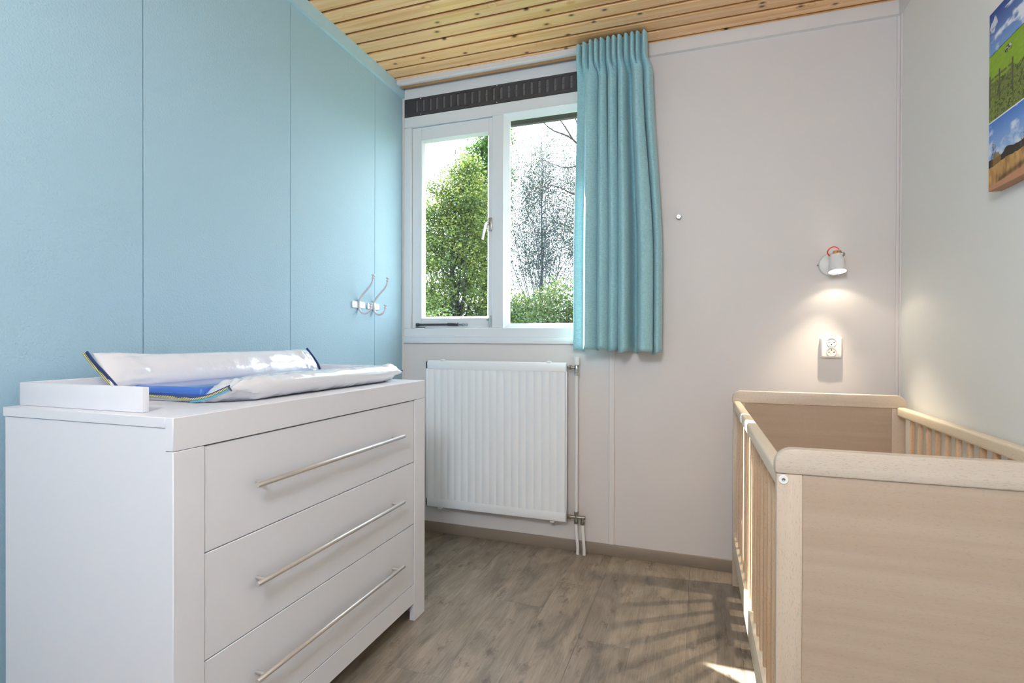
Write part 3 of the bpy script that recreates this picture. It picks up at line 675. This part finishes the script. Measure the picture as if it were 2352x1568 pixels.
# ------------------------------------------------------------------ coat hooks on the blue wall
def make_hook(name, label):
    y = 2.2193; t = thing(name, label, 'hook', (XL, y, 1.2255), 0, 'coat hooks on the blue wall')
    pl = MB()
    n = 20; out = []
    for k in range(n):   # rounded rectangle plate in the wall plane
        a = 2*PI*k/n; cx = math.copysign(1, math.cos(a)); cz = math.copysign(1, math.sin(a))
        out.append((y-.0025 + cx*.044 + math.cos(a)*.0075, 1.2255 + cz*.0085 + math.sin(a)*.0070))
    pl.prism(out, 'x', XL, XL+.0055)
    obj('back_plate', pl, M['hook'], t)
    for dy in (-.030, .028):
        obj('screw', MB().lathe([(.0032, 0), (.0028, .0008), (.001, .0009), (0, .0006)], (XL+.0055, y+dy, 1.2255), (1, 0, 0), 10), M['nickel'], t)
    up = smooth_path([(XL+.006, y, 1.226), (XL+.008, y, 1.248), (XL+.026, y, 1.274), (XL+.050, y, 1.298), (XL+.070, y, 1.318), (XL+.082, y, 1.337), (XL+.086, y, 1.356)])
    upm = MB().tube(up, [.0062-.0022*i/len(up) for i in range(len(up))], 12)
    upm.box(XL+.004, XL+.014, y-.0075, y+.0075, 1.211, 1.243, .003, 2)
    u_ = obj('upper_hook', upm, M['hook'], t)
    obj('knob', MB().lathe([(.0042, 0), (.0075, .003), (.0078, .006), (.004, .010), (.0045, .012), (.0095, .0175), (.0092, .020), (.005, .0225), (0, .023)], (XL+.086, y, 1.350), (.05, 0, 1), 18), M['hook'], u_)
    lo = smooth_path([(XL+.007, y, 1.222), (XL+.008, y, 1.204), (XL+.020, y, 1.189), (XL+.040, y, 1.1835), (XL+.060, y, 1.191), (XL+.071, y, 1.206), (XL+.073, y, 1.216)])
    l_ = obj('lower_hook', MB().tube(lo, [.0062-.0018*i/len(lo) for i in range(len(lo))], 12), M['hook'], t)
    obj('knob', MB().lathe([(.0042, 0), (.0075, .003), (.0078, .006), (.004, .010), (.0045, .012), (.0095, .0175), (.0092, .020), (.005, .0225), (0, .023)], (XL+.073, y, 1.212), (.05, 0, 1), 18), M['hook'], l_)
    return t
def copy_tree(o, parent=None):
    c = o.copy(); COL.objects.link(c); c.parent = parent
    for ch in list(o.children): copy_tree(ch, c)
    return c
hk = make_hook('coat_hook', 'white double coat hook on the blue wall, farther from the window')
hk2 = copy_tree(hk); hk2.location = (XL, 2.2193+.126, 1.2245)
hk2['label'] = 'white double coat hook on the blue wall, nearer to the window'

# ------------------------------------------------------------------ wall lamp
LC = Vector((.527, YB, 1.383))
lp = thing('wall_lamp', 'small white wall spotlight with red cable above the cot', 'lamp', LC)
obj('base_plate', MB().lathe([(.0487, 0), (.0487, .012), (.046, .018), (.036, .022), (0, .024)], LC, (0, -1, 0), 40), M['lamp_white'], lp)
obj('screw', MB().lathe([(0, 0), (.003, 0), (.003, .005), (0, .005)], (.4785, YB-.007, 1.383), (-1, 0, 0), 8), M['nickel'], lp)
AX = Vector((.04, -.23, -1)).normalized()         # where the lamp points
Sb = Vector((.5336, 2.545, 1.3434)); St = Sb - AX*.0725
sh = obj('lamp_shade', MB().lathe([(.0331, 0), (.0331, -.0012), (.0300, -.03), (.0225, -.0725), (.0210, -.0725), (.0285, -.03), (.0317, 0), (.0331, 0)], Sb, AX, 40), M['lamp_white'], lp)
obj('bulb', MB().lathe([(0, -.026), (.0285, -.026), (.0285, -.029), (0, -.029)], Sb, AX, 32), M['bulb'], sh)
obj('bulb_holder', MB().lathe([(0, -.092), (.010, -.090), (.0115, -.072), (.0115, -.06), (0, -.06)], Sb, AX, 20).box(.536, .552, 2.552, 2.566, 1.412, 1.426, .003, 2), M['brass'], lp)
obj('bracket', MB().tube(smooth_path([(.527, YB-.020, 1.383), (.535, YB-.045, 1.40), (.548, YB-.058, 1.420), (.549, YB-.066, 1.430), (.545, YB-.072, 1.428), (.540, YB-.076, 1.418)]), .004, 10)
    .box(.544, .563, YB-.085, YB-.05, 1.408, 1.424, .005, 2), M['nickel'], lp)
obj('cable', MB().tube(smooth_path([(.512, 2.560, 1.410), (.503, 2.558, 1.417), (.499, 2.556, 1.427), (.503, 2.554, 1.438), (.514, 2.552, 1.446), (.526, 2.552, 1.447), (.536, 2.554, 1.441), (.541, 2.557, 1.432)]), .0025, 10), M['red'], lp)
for nm, en, sz, bl, aim in (('lamp_beam', SPOT_W*2.5, 84, .9, Vector((-.17, -.32, -1))), ('lamp_spill', SPOT_W*.085, 172, .25, AX)):   # reflector beam and wide spill of the same bulb
    ld = bpy.data.lights.new(nm, 'SPOT'); ld.energy = en; ld.color = (1, .84, .62); ld.spot_size = math.radians(sz); ld.spot_blend = bl; ld.shadow_soft_size = .004
    lo_ = bpy.data.objects.new(nm, ld); COL.objects.link(lo_); lo_.parent = lp
    lo_.location = (Sb - AX*.0215) - LC; lo_.rotation_euler = aim.to_track_quat('-Z', 'Y').to_euler()

# ------------------------------------------------------------------ wall socket
sk = thing('wall_socket', 'cream double wall socket under the lamp', 'socket', (.530, YB, 1.028))
cx_, cz_ = .5275, 1.0285
def rrect(w_, h_, r_, n=6):
    out = []
    for q, (sx2, sz2) in enumerate(((1, 1), (-1, 1), (-1, -1), (1, -1))):
        for k in range(n+1):
            a = PI/2*(q+k/n); out.append((sx2*(w_/2-r_)+r_*math.cos(a), sz2*(h_/2-r_)+r_*math.sin(a)))
    return out
secs = []
for w_, h_, r_, dy in ((.083, .094, .010, 0), (.083, .094, .010, .010), (.0815, .092, .011, .0125), (.079, .089, .011, .0135), (.0775, .088, .011, .0165), (.0745, .085, .010, .0186), (.071, .0815, .009, .019)):
    secs.append([(cx_+a, YB-dy, cz_+b_) for a, b_ in rrect(w_, h_, r_)])
obj('cover', loft(secs, 28), M['plastic'], sk)
for zc, s_ in ((1.0485, 1), (1.0080, -1)):
    so = obj('outlet', MB().lathe([(.0195, 0), (.0188, .0012), (.0178, .0012), (.0170, -.0005), (0, -.0005)], (.5275, YB-.019, zc), (0, -1, 0), 32), M['socket_in'], sk)
    for dx in (-.0095, .0095):
        obj('hole', MB().lathe([(0, 0), (.0025, 0), (.0025, .0004), (0, .0004)], (.5275+dx, YB-.0186, zc+.0005*s_), (0, -1, 0), 12), M['hole'], so)
    obj('hole', MB().lathe([(0, 0), (.0028, 0), (.0028, .0004), (0, .0004)], (.5275, YB-.0186, zc-.0085*s_), (0, -1, 0), 12), mat('pin_recess', srgb(176, 166, 150), .6), so)
# wall knobs beside the curtain
for i, (kx, kz, lb) in enumerate(((-.1007, 1.634, 'small round metal knob on the bare wall right of the curtain'), (-.1878, 1.6325, 'small round metal knob half hidden by the curtain edge'))):
    t = obj('wall_peg', MB().lathe([(.006, 0), (.006, .008), (.0105, .010), (.0112, .016), (.0095, .019), (.003, .0195), (0, .0185)], (kx, YB, kz), (0, -1, 0), 24), M['nickel'], None, base=(kx, YB, kz))
    tag(t, lb, 'peg', 'metal knobs on the back wall')

# ------------------------------------------------------------------ cot (frame turned by AC)
AC = .0107914
CX0, CX1, CY0, CY1, TE = .1583, .785, 1.1962, 2.4785, .022
cot = thing('cot', 'light beech baby cot with solid ends and slatted sides', 'cot', ((CX0+CX1)/2, (CY0+CY1)/2, 0), AC)
BX, BY, BZ, PN, SL = M['beech_x'], M['beech_y'], M['beech_z'], M['panel'], M['slat_wood']
def rail_profile(x0, x1, z0, z1, r=.034, n=8):
    pts = [(x0+.003, z0), (x1-.003, z0), (x1, z0+.003)]
    for k in range(n+1):
        a = PI/2*k/n; pts.append((x1-r+r*math.cos(a), z1-r+r*math.sin(a)))
    for k in range(n+1):
        a = PI/2+PI/2*k/n; pts.append((x0+r+r*math.cos(a), z1-r+r*math.sin(a)))
    pts.append((x0, z0+.003)); return pts
def rounded_rail(prof, ya, yb, bv=.003):
    """rail with its outline edge eased on both faces"""
    mb = MB(); cx = sum(p[0] for p in prof)/len(prof); cz = sum(p[1] for p in prof)/len(prof); N = len(prof)
    def inset(d): 
        out = []
        for p in prof:
            vx = p[0]-cx; vz = p[1]-cz; out.append((p[0]-math.copysign(min(d, abs(vx)), vx), p[1]-math.copysign(min(d, abs(vz)), vz)))
        return out
    secs = [(inset(bv), ya), (inset(bv*.3), ya+bv*.3), (prof, ya+bv), (prof, yb-bv), (inset(bv*.3), yb-bv*.3), (inset(bv), yb)]
    vs = [(p[0], y_, p[1]) for s_, y_ in secs for p in s_]
    mb.add(vs, [(i*N+k, i*N+(k+1) % N, (i+1)*N+(k+1) % N, (i+1)*N+k) for i in range(5) for k in range(N)], 0, True)
    for k0, rev in ((0, True), (5*N, False)):
        f = [k0+k for k in range(N)]; mb.f.append(f[::-1] if rev else f); mb.m.append(0); mb.sm.append(False)
    return mb
def screw(x_, y_, z_, d):
    s_ = obj('bolt', MB().lathe([(.0092, 0), (.0092, .0016), (.0082, .0026), (.0035, .0026), (.003, .0008), (0, .0008)], (x_, y_, z_), d, 28), M['plastic'], cot)
    obj('bolt_socket', MB().lathe([(.0034, .0022), (.0026, .0030), (.002, .0026), (0, .001)], (x_, y_, z_), d, 6), M['nickel'], s_)
for ya, yb, out in ((CY0, CY0+TE, -1), (CY1, CY1+TE, 1)):
    o = obj('top_rail', rounded_rail(rail_profile(CX0-.003, CX1+.003, .7905, .8415), ya-.002, yb+.002), BX, cot)
    for xa, xb in ((CX0, CX0+.0475), (CX1-.0475, CX1)):
        obj('leg', MB().box(xa, xb, ya, yb, 0, .7902, .0025, 2), BZ, cot)
    obj('end_panel', MB().box(CX0+.0477, CX1-.0477, ya+.0025, yb-.0025, .19, .7900), PN, cot)
    obj('end_rail', MB().box(CX0+.0477, CX1-.0477, ya+.001, yb-.001, .135, .1895, .002), BX, cot)
screw(CX0+.0125, CY0, .7785, (0, -1, 0)); screw(CX1-.0125, CY0, .7785, (0, -1, 0))
screw(CX0+.0125, CY0, .165, (0, -1, 0)); screw(CX1-.0125, CY0, .165, (0, -1, 0))
ys_ = [2.364-.0733*k for k in range(16)]
slat_proto = None
def slat_mb(x0, x1, yc, z0, z1):
    n = 16; pts = []
    hx, hy = (x1-x0)/2, .0085; r = .0035
    for k in range(n):
        a = 2*PI*(k+.5)/n; pts.append(((x0+x1)/2+math.copysign(hx-r, math.cos(a))+r*math.cos(a), yc+math.copysign(hy-r, math.sin(a))+r*math.sin(a)))
    return MB().prism(pts, 'z', z0, z1, 0, True)
for (xa, xb) in ((CX0, CX0+.031), (CX1-.031, CX1)):
    # hand rail with a rounded top
    pr = [(p[0]+(xa+xb)/2, p[1]+.778) for p in rrect(xb-xa, .0365, .0075, 4)]
    obj('side_rail', MB().prism(pr, 'y', CY0+TE, CY1, 0, True), BY, cot)
    s0 = xa if xa < .4 else xa+.008
    obj('bottom_rail', MB().box(s0+.000, s0+.023, CY0+TE, CY1, .150, .236, .003, 2), BY, cot)
    xm = (xa+xb)/2
    for yc in ys_:
        if slat_proto is None:
            o = obj('slat', slat_mb(xm-.0068, xm+.0068, yc, .23, .762), SL, cot, base=(xm, yc, .5)); slat_proto = o; base_loc = o.location.copy(); p_x, p_y = xm, yc
        else:
            o = slat_proto.copy(); COL.objects.link(o); o.location = base_loc + Vector((xm-p_x, yc-p_y, 0))
for ya in (CY0+TE, CY1-.03): obj('base_rail', MB().box(CX0+.033, CX1-.033, ya, ya+.03, .20, .235), BX, cot)
for k in range(13):
    yc = CY0+TE+.06+k*.094
    obj('base_slat', MB().box(CX0+.030, CX1-.030, yc, yc+.05, .222, .232, .002), BX, cot)

# ------------------------------------------------------------------ canvas print on the right wall
def paint(W, H, nw, nh):
    rg = np.random.default_rng(5)
    def noise(U, V, su, sv, octs=4, seed=0):
        out = np.zeros_like(U); amp = 1; tot = 0
        for o in range(octs):
            g = np.random.default_rng(seed*31+o).random((80, 80)); a = (U*su*2**o) % 79; b = (V*sv*2**o) % 79
            i = a.astype(int); j = b.astype(int); fa = a-i; fb = b-j; fa = fa*fa*(3-2*fa); fb = fb*fb*(3-2*fb)
            i1 = (i+1) % 80; j1 = (j+1) % 80
            out += amp*((g[i, j]*(1-fa)+g[i1, j]*fa)*(1-fb)+(g[i, j1]*(1-fa)+g[i1, j1]*fa)*fb); tot += amp; amp *= .55
        return out/tot
    U, Z = np.meshgrid(np.linspace(0, W, nw), np.linspace(1.470, 1.955, nh))
    C = np.zeros(U.shape+(3,)); lin = lambda c: np.array(srgb(*c)[:3])
    def mixc(mask, col): 
        m_ = np.clip(mask, 0, 1)[..., None]; C[:] = C*(1-m_)+lin(col)*m_
    t = np.clip((Z-1.838)/.117, 0, 1)[..., None]
    C[:] = lin((120, 158, 214))*(1-t)+lin((34, 62, 138))*t
    n1 = noise(U+.02, Z, 16, 34, 5, 1)
    mixc((n1-.50)*7*(Z < 1.935)*(.4+.6*(U > .03)), (226, 232, 242))
    cl = ((U-.022)/.020)**2+((Z-1.915)/.022)**2 + (noise(U, Z, 60, 60, 3, 2)-.5)*2.4
    mixc((1.1-cl)*3, (206, 212, 222)); mixc((.7-cl)*2*(Z < 1.912), (150, 158, 172))
    hz = 1.838 + .004*np.sin(U*9)
    n2 = noise(U, Z, 60, 160, 3, 3)
    fld = (Z < hz); C[fld] = (lin((120, 158, 30))[None]*(1-n2[fld][:, None]*.45)+lin((178, 200, 66))[None]*(n2[fld][:, None]*.45))
    mixc(((Z < hz+.0035*noise(U, Z, 120, 1, 2, 4)) & (Z > hz-.001))*.8, (52, 74, 40))
    # cow
    cow = ((U-.098)/.015)**2+((Z-1.822)/.0055)**2; mixc((cow < 1)*1., (30, 30, 34)); mixc(((cow < 1) & (noise(U, Z, 260, 260, 2, 6) > .52))*1., (232, 232, 232))
    for lu in (.087, .092, .104, .109): mixc((np.abs(U-lu) < .0010) & (Z < 1.818) & (Z > 1.809), (36, 34, 36))
    mixc((((U-.083)/.0035)**2+((Z-1.816)/.003)**2 < 1)*1., (34, 32, 34))
    # hedge, weeds and fence
    n3 = noise(U, Z, 150, 170, 3, 7); weeds = 1.742+.035*noise(U, Z*0, 26, 1, 3, 8)+.0005*(U > 0)
    m_ = Z < weeds; C[m_] = lin((42, 58, 22))[None]*(1-n3[m_][:, None])+lin((158, 172, 78))[None]*n3[m_][:, None]*1.05
    for zr in (1.772, 1.748, 1.722): mixc((np.abs(Z-zr-U*-.02) < .0034) & (U < .121) & (n3 < .62), (106, 104, 62))
    for up in (.004, .054, .117): mixc((np.abs(U-up) < .0034) & (Z < 1.786-.0*up) & (Z > 1.700), (84, 84, 56))
    mixc((n3 > .60) & (Z < 1.76) & (U > .03) & (Z < weeds+.012), (70, 84, 32))
    # white line between the two pictures
    # lower picture
    low = Z < 1.6568; t = np.clip((Z-1.56)/.1, 0, 1)[..., None]
    L_ = lin((150, 184, 226))*(1-t)+lin((64, 118, 202))*t
    C[low] = L_[low]
    n4 = noise(U+.3, Z, 26, 36, 4, 9); mixc(low*(n4-.54)*5, (214, 224, 240))
    tl = 1.5485+.014*noise(U, Z*0, 20, 1, 3, 10); mixc((low & (Z < tl+.012*(np.exp(-((U-.095)/.022)**2)))).astype(float), (52, 40, 34))
    for tc_, h_, w_ in ((.022, .068, .010), (.034, .05, .008), (.16, .045, .006), (.172, .05, .006)):
        m_ = low & (np.abs(U-tc_) < w_*(1-np.clip((Z-1.545)/h_, 0, 1))) & (Z < 1.545+h_) & (noise(U, Z, 330, 330, 2, 11) > .47); mixc(m_.astype(float)*.8, (84, 74, 58))
    bu = ((U-.042)/.02)**2+((Z-1.545)/.022)**2; mixc(((bu+(noise(U, Z, 160, 160, 2, 12)-.5)) < 1)*low*.85, (142, 108, 44))
    n5 = noise(U, Z, 90, 30, 4, 13); gr = low & (Z < 1.536+.10*np.clip(U-.02, 0, .05)-.006*(n5))
    C[gr] = lin((120, 74, 30))[None]*(1-n5[gr][:, None])+lin((226, 180, 112))[None]*n5[gr][:, None]
    dk = np.exp(-(((Z-1.492-.10*(U-.08))/.008)**2))*(U > .05); mixc(dk*.75*low, (70, 40, 30))
    mixc(low*((Z < 1.481+.06*U)*.9), (196, 138, 108))
    mixc(((np.abs(Z-1.6568) < .0016))*1., (236, 238, 240))
    return np.clip(C, 0, 1)
cp = thing('canvas_print', 'photo canvas of a green meadow above golden grassland on the right wall', 'picture', (XR-.01, 1.54, 1.47))
PW, NW, NH = .60, 340, 420
C_ = paint(PW, .485, NW, NH)
xf = XR-.030
us = np.linspace(0, PW, NW); zz_ = np.linspace(1.470, 1.955, NH)
V_ = np.zeros((NH, NW, 3)); V_[..., 0] = xf; V_[..., 1] = (1.8345-us)[None]; V_[..., 2] = zz_[:, None]
idx = np.arange(NW*NH).reshape(NH, NW)
Q = np.stack([idx[:-1, :-1], idx[1:, :-1], idx[1:, 1:], idx[:-1, 1:]], -1).reshape(-1, 4)
org = np.array((XR-.01, 1.54, 1.47))
me = bpy.data.meshes.new('printed_picture'); me.vertices.add(NW*NH); me.vertices.foreach_set('co', (V_.reshape(-1, 3)-org).ravel())
me.loops.add(Q.size); me.loops.foreach_set('vertex_index', Q.ravel()); me.polygons.add(len(Q))
me.polygons.foreach_set('loop_start', np.arange(len(Q))*4); me.polygons.foreach_set('loop_total', np.full(len(Q), 4)); me.update(calc_edges=True); me.validate()
ca = me.color_attributes.new('print', 'FLOAT_COLOR', 'POINT'); ca.data.foreach_set('color', np.concatenate([C_.reshape(-1, 3), np.ones((NW*NH, 1))], 1).ravel())
pm = bpy.data.materials.new('printed_canvas'); pm.use_nodes = True; _p = pm.node_tree.nodes['Principled BSDF']; _a = pm.node_tree.nodes.new('ShaderNodeVertexColor'); _a.layer_name = 'print'
pm.node_tree.links.new(_a.outputs[0], _p.inputs['Base Color']); _p.inputs['Roughness'].default_value = .65
me.materials.append(pm); po = bpy.data.objects.new('printed_picture', me); COL.objects.link(po); po.parent = cp
obj('stretcher_frame', MB().box(xf+.0004, XR-.001, 1.8345-PW, 1.8345, 1.470, 1.955), M['canvas_side'], cp)

# ------------------------------------------------------------------ fill globe added behind the camera to brighten the room (out of view)
pl_ = thing('fill_globe', 'added white fill light globe hanging unseen under the pine ceiling', 'lamp', (-.20, -.50, 2.0))
obj('lamp_shade', MB().lathe([(.001, -.19)]+[(.19*math.sin(a), -.19*math.cos(a)) for a in [PI*k/16 for k in range(1, 16)]]+[(.001, .19)], (-.20, -.50, 2.05), (0, 0, 1), 28), M['globe'], pl_)
obj('fill_globe_mount', MB().lathe([(.012, 0), (.012, .26), (.05, .27), (.05, .31), (0, .31)], (-.20, -.50, 2.235), (0, 0, 1), 16), M['lamp_white'], pl_)

# ------------------------------------------------------------------ outside
struct('ground', MB().box(-40, 40, YB+.2, 60, -.32, -.25), M['grass'])
ev = MB().box(-2.4, .9, 2.80, 2.825, 2.243, 2.46)
struct('trim_8', ev, M['eave'])
def leaves_mesh(name, P, size, m, seed, flat=.5, droop=0, tone=None):
    rg = np.random.default_rng(seed); n = len(P)
    a = rg.normal(size=(n, 3)); a[:, 2] *= flat; a[:, 2] -= droop
    a /= np.linalg.norm(a, axis=1)[:, None]
    b = rg.normal(size=(n, 3)); b -= a*(a*b).sum(1)[:, None]; b /= np.linalg.norm(b, axis=1)[:, None]
    s = size*(.65+.7*rg.random(n))[:, None]
    V = np.stack([P-a*s*.5, P+b*s*.32+a*s*.05, P+a*s*.5, P-b*s*.32+a*s*.05], 1).reshape(-1, 3)
    me = bpy.data.meshes.new(name); me.vertices.add(4*n); me.vertices.foreach_set('co', V.ravel())
    me.loops.add(4*n); me.loops.foreach_set('vertex_index', np.arange(4*n)); me.polygons.add(n)
    me.polygons.foreach_set('loop_start', np.arange(n)*4); me.polygons.foreach_set('loop_total', np.full(n, 4)); me.update(calc_edges=True)
    if tone is not None:
        at = me.attributes.new('tone', 'FLOAT', 'FACE'); at.data.foreach_set('value', np.asarray(tone, np.float32))
    me.materials.append(m); return me
def tree(name, label, cat, base, height, trunk_r, blobs, nleaf, lsize, lm, bark, seed, nbranch=16, flat=.5, droop=0, shell=.5, group=None, lean=0):
    """blobs: (x, y, z, rx, ry, rz, weight) in world coordinates"""
    t = thing(name, label, cat, base, 0, group); rg = np.random.default_rng(seed); B = np.array(base, float)
    tm = MB(); rnd = random.Random(seed); pts = []
    for k in range(9):
        q = k/8; pts.append((base[0]+lean*q+rnd.uniform(-.04, .04)*height*.12, base[1]+rnd.uniform(-.04, .04)*height*.12, base[2]+height*q*.95))
    tm.tube(pts, [max(.008, trunk_r*(1-q/8*.93)) for q in range(9)], 8)
    obj('trunk', tm, bark, t)
    ws = np.array([b_[6] for b_ in blobs], float); ws /= ws.sum()
    bm_ = MB()
    for k in range(nbranch):
        bi = rg.choice(len(blobs), p=ws); b_ = blobs[bi]
        tgt = Vector((b_[0]+rnd.uniform(-.8, .8)*b_[3], b_[1]+rnd.uniform(-.8, .8)*b_[4], b_[2]+rnd.uniform(-.3, .9)*b_[5]))
        q = rnd.uniform(.12, .8); i = min(7, int(q*8)); st_ = Vector(pts[i])
        if tgt.z < st_.z-.4: tgt.z = st_.z+.2
        mid = (st_+tgt)/2+Vector((rnd.uniform(-.1, .1), rnd.uniform(-.1, .1), rnd.uniform(.02, .2)))
        bp = smooth_path([tuple(st_), tuple(mid), tuple(tgt)], 5); r_ = trunk_r*.30*(1-q*.5)
        bm_.tube(bp, [max(.004, r_*(1-j/len(bp)*.85)) for j in range(len(bp))], 5)
        for j in range(3):
            s2 = Vector(bp[rnd.randint(3, len(bp)-2)]); e2 = s2+Vector((rnd.uniform(-.5, .5), rnd.uniform(-.5, .5), rnd.uniform(-.1, .5)-droop*.8))*min(1, .5*b_[3]+.25)
            bm_.tube([tuple(s2), tuple((s2+e2)/2+Vector((0, 0, .04))), tuple(e2)], [max(.003, r_*.4), max(.0025, r_*.25), .002], 4)
    obj('branches', bm_, bark, t, kind='stuff')
    out = []; tones = []
    for b_, w_ in zip(blobs, ws):
        n = int(nleaf*w_); ncl = max(8, n//(80 if droop else 90))
        d = rg.normal(size=(ncl, 3)); d /= np.linalg.norm(d, axis=1)[:, None]; d *= (rg.random(ncl)**(1/3*shell*2))[:, None]
        c = d*np.array(b_[3:6])+np.array(b_[:3]); k = rg.integers(0, ncl, n)
        sp = .115 if droop == 0 else .070
        off = np.clip(rg.normal(size=(n, 3)), -1.7, 1.7)*sp*np.array([1, 1, .6 if droop == 0 else 3.2])
        out.append(c[k]+off); tones.append(rg.random(ncl)[k])
    P = np.concatenate(out); T_ = np.concatenate(tones); ok = P[:, 2] > base[2]+.05; P = P[ok]; T_ = T_[ok]
    me = leaves_mesh('foliage', P-B, lsize, lm, seed, flat, droop, T_)
    o = bpy.data.objects.new('foliage', me); COL.objects.link(o); o.parent = t; o['kind'] = 'stuff'
    return t
G0 = -.25
tree('maple_tree', 'yellow green bushy tree filling the left window pane', 'tree', (-4.15, 8.6, G0), 4.3, .10,
     [(-4.0, 8.6, 3.6, .38, .4, .72, 2.0), (-4.5, 8.5, 3.15, .40, .4, .62, 1.8), (-3.72, 8.6, 2.95, .45, .6, .7, 1.8), (-4.3, 8.6, 2.2, .95, .8, .8, 4.4), (-4.3, 8.4, 1.2, 1.2, .9, .8, 4.0)],
     56000, .044, M['leaf_maple'], M['bark'], 11, 26)
tree('oak_tree', 'tall darker green tree behind the bushy tree left of the window mullion', 'tree', (-4.75, 11.4, G0), 6.2, .14,
     [(-4.62, 11.4, 4.9, .50, .7, .65, 3), (-4.75, 11.4, 4.0, .62, .8, .8, 3), (-4.9, 11.4, 2.8, .75, .8, 1.0, 2), (-4.55, 11.4, 5.6, .36, .5, .45, 1.3)],
     24000, .062, M['leaf_oak'], M['bark'], 12, 16)
tree('birch_tree', 'thin weeping birch with sparse hanging leaves seen in the right pane', 'tree', (-2.98, 10.2, G0), 5.6, .055,
     [(-3.35, 10.2, 4.0, .7, .5, 1.1, 2.4), (-2.6, 10.2, 4.2, .75, .5, 1.2, 2.6), (-2.95, 10.2, 2.75, 1.1, .6, .75, 4.2), (-2.2, 10.1, 3.2, .5, .5, .9, 1.6)],
     44000, .031, M['leaf_birch'], M['birch_bark'], 13, 22, droop=.9, shell=.7)
shr = [((-4.05, 7.2), .95, 1.15, 21, 'leafy green shrub below the bushy tree, left pane'), ((-2.75, 8.3), .80, 1.20, 22, 'dense shrub at the left foot of the birch'),
       ((-2.05, 8.6), .85, 1.35, 23, 'twiggy tall shrub at the right foot of the birch'), ((-2.35, 7.2), .60, .95, 24, 'low bright green shrub in front of the birch'),
       ((-3.35, 9.4), .80, 1.35, 25, 'shrub growing between the bushy tree and the birch'), ((-1.3, 8.6), .75, 1.35, 26, 'shrub standing behind the curtain side of the window')]
for (bx, by), rad_, hh, sd_, lb in shr:
    zc = hh*.9
    tree('shrub', lb, 'shrub', (bx, by, G0), hh+.7, .035, [(bx, by, zc, rad_*.8, rad_*.7, hh*.62, 3), (bx+.2, by, zc*.5, rad_, rad_*.8, hh*.5, 3), (bx-.3, by, zc*1.05, rad_*.5, rad_*.5, hh*.42, 1.4)],
         17000, .042, M['leaf_shrub'], M['bark'], sd_, 24, group='shrubs outside the window')
# hedge line far behind
rg_ = np.random.default_rng(77); nH = 26000
P = np.stack([rg_.uniform(-14, 6, nH), rg_.normal(14.5, .6, nH), G0+2.3*rg_.random(nH)**.8+.35*np.sin(rg_.uniform(-14, 6, nH))], 1)
P[:, 2] = G0 + (2.2+.4*np.sin(P[:, 0]*1.3)+.25*np.sin(P[:, 0]*3.7))*rg_.random(nH)
hme = leaves_mesh('hedge', P, .13, M['leaf_oak'], 5); ho = bpy.data.objects.new('hedge', hme); COL.objects.link(ho)
tag(ho, 'dark distant hedge beyond the shrubs outside', 'hedge', None, 'stuff')
# bare dark branches reaching in from the right (tree trunk hidden by the curtain)
bt = thing('bare_branched_tree', 'dark bare branches reaching in from behind the curtain', 'tree', (-.85, 7.0, G0))
obj('trunk', MB().tube([(-.85, 7.0, G0), (-.88, 7.0, 2.0), (-.80, 7.05, 4.2), (-.9, 7.0, 6)], [.09, .07, .05, .02], 8), M['bark'], bt)
def br(pts, r_):
    p_ = smooth_path(pts, 5); obj('branch', MB().tube(p_, [max(.003, r_*(1-.85*i/len(p_))) for i in range(len(p_))], 6), M['bark'], bt)
br([(-.85, 7.0, 2.6), (-1.25, 7.0, 3.25), (-1.62, 7.0, 3.72), (-1.95, 7.0, 3.92), (-2.3, 7.0, 4.35)], .020)
br([(-1.62, 7.0, 3.72), (-1.78, 7.0, 3.98), (-2.0, 7.0, 4.25)], .013)
br([(-.85, 7.0, 2.2), (-1.30, 7.0, 2.78), (-1.66, 7.0, 3.02), (-1.95, 7.0, 3.14), (-2.25, 7.0, 3.05)], .016)
br([(-.85, 7.0, 1.6), (-1.30, 7.0, 2.35), (-1.70, 7.0, 2.58), (-2.05, 7.0, 2.68)], .014)
br([(-.87, 7.0, 3.3), (-1.35, 7.0, 3.5), (-1.62, 7.0, 4.1), (-1.7, 7.0, 4.6)], .016)
br([(-1.35, 7.0, 3.5), (-1.65, 7.0, 3.35), (-1.95, 7.0, 3.45), (-2.2, 7.0, 3.6)], .010)
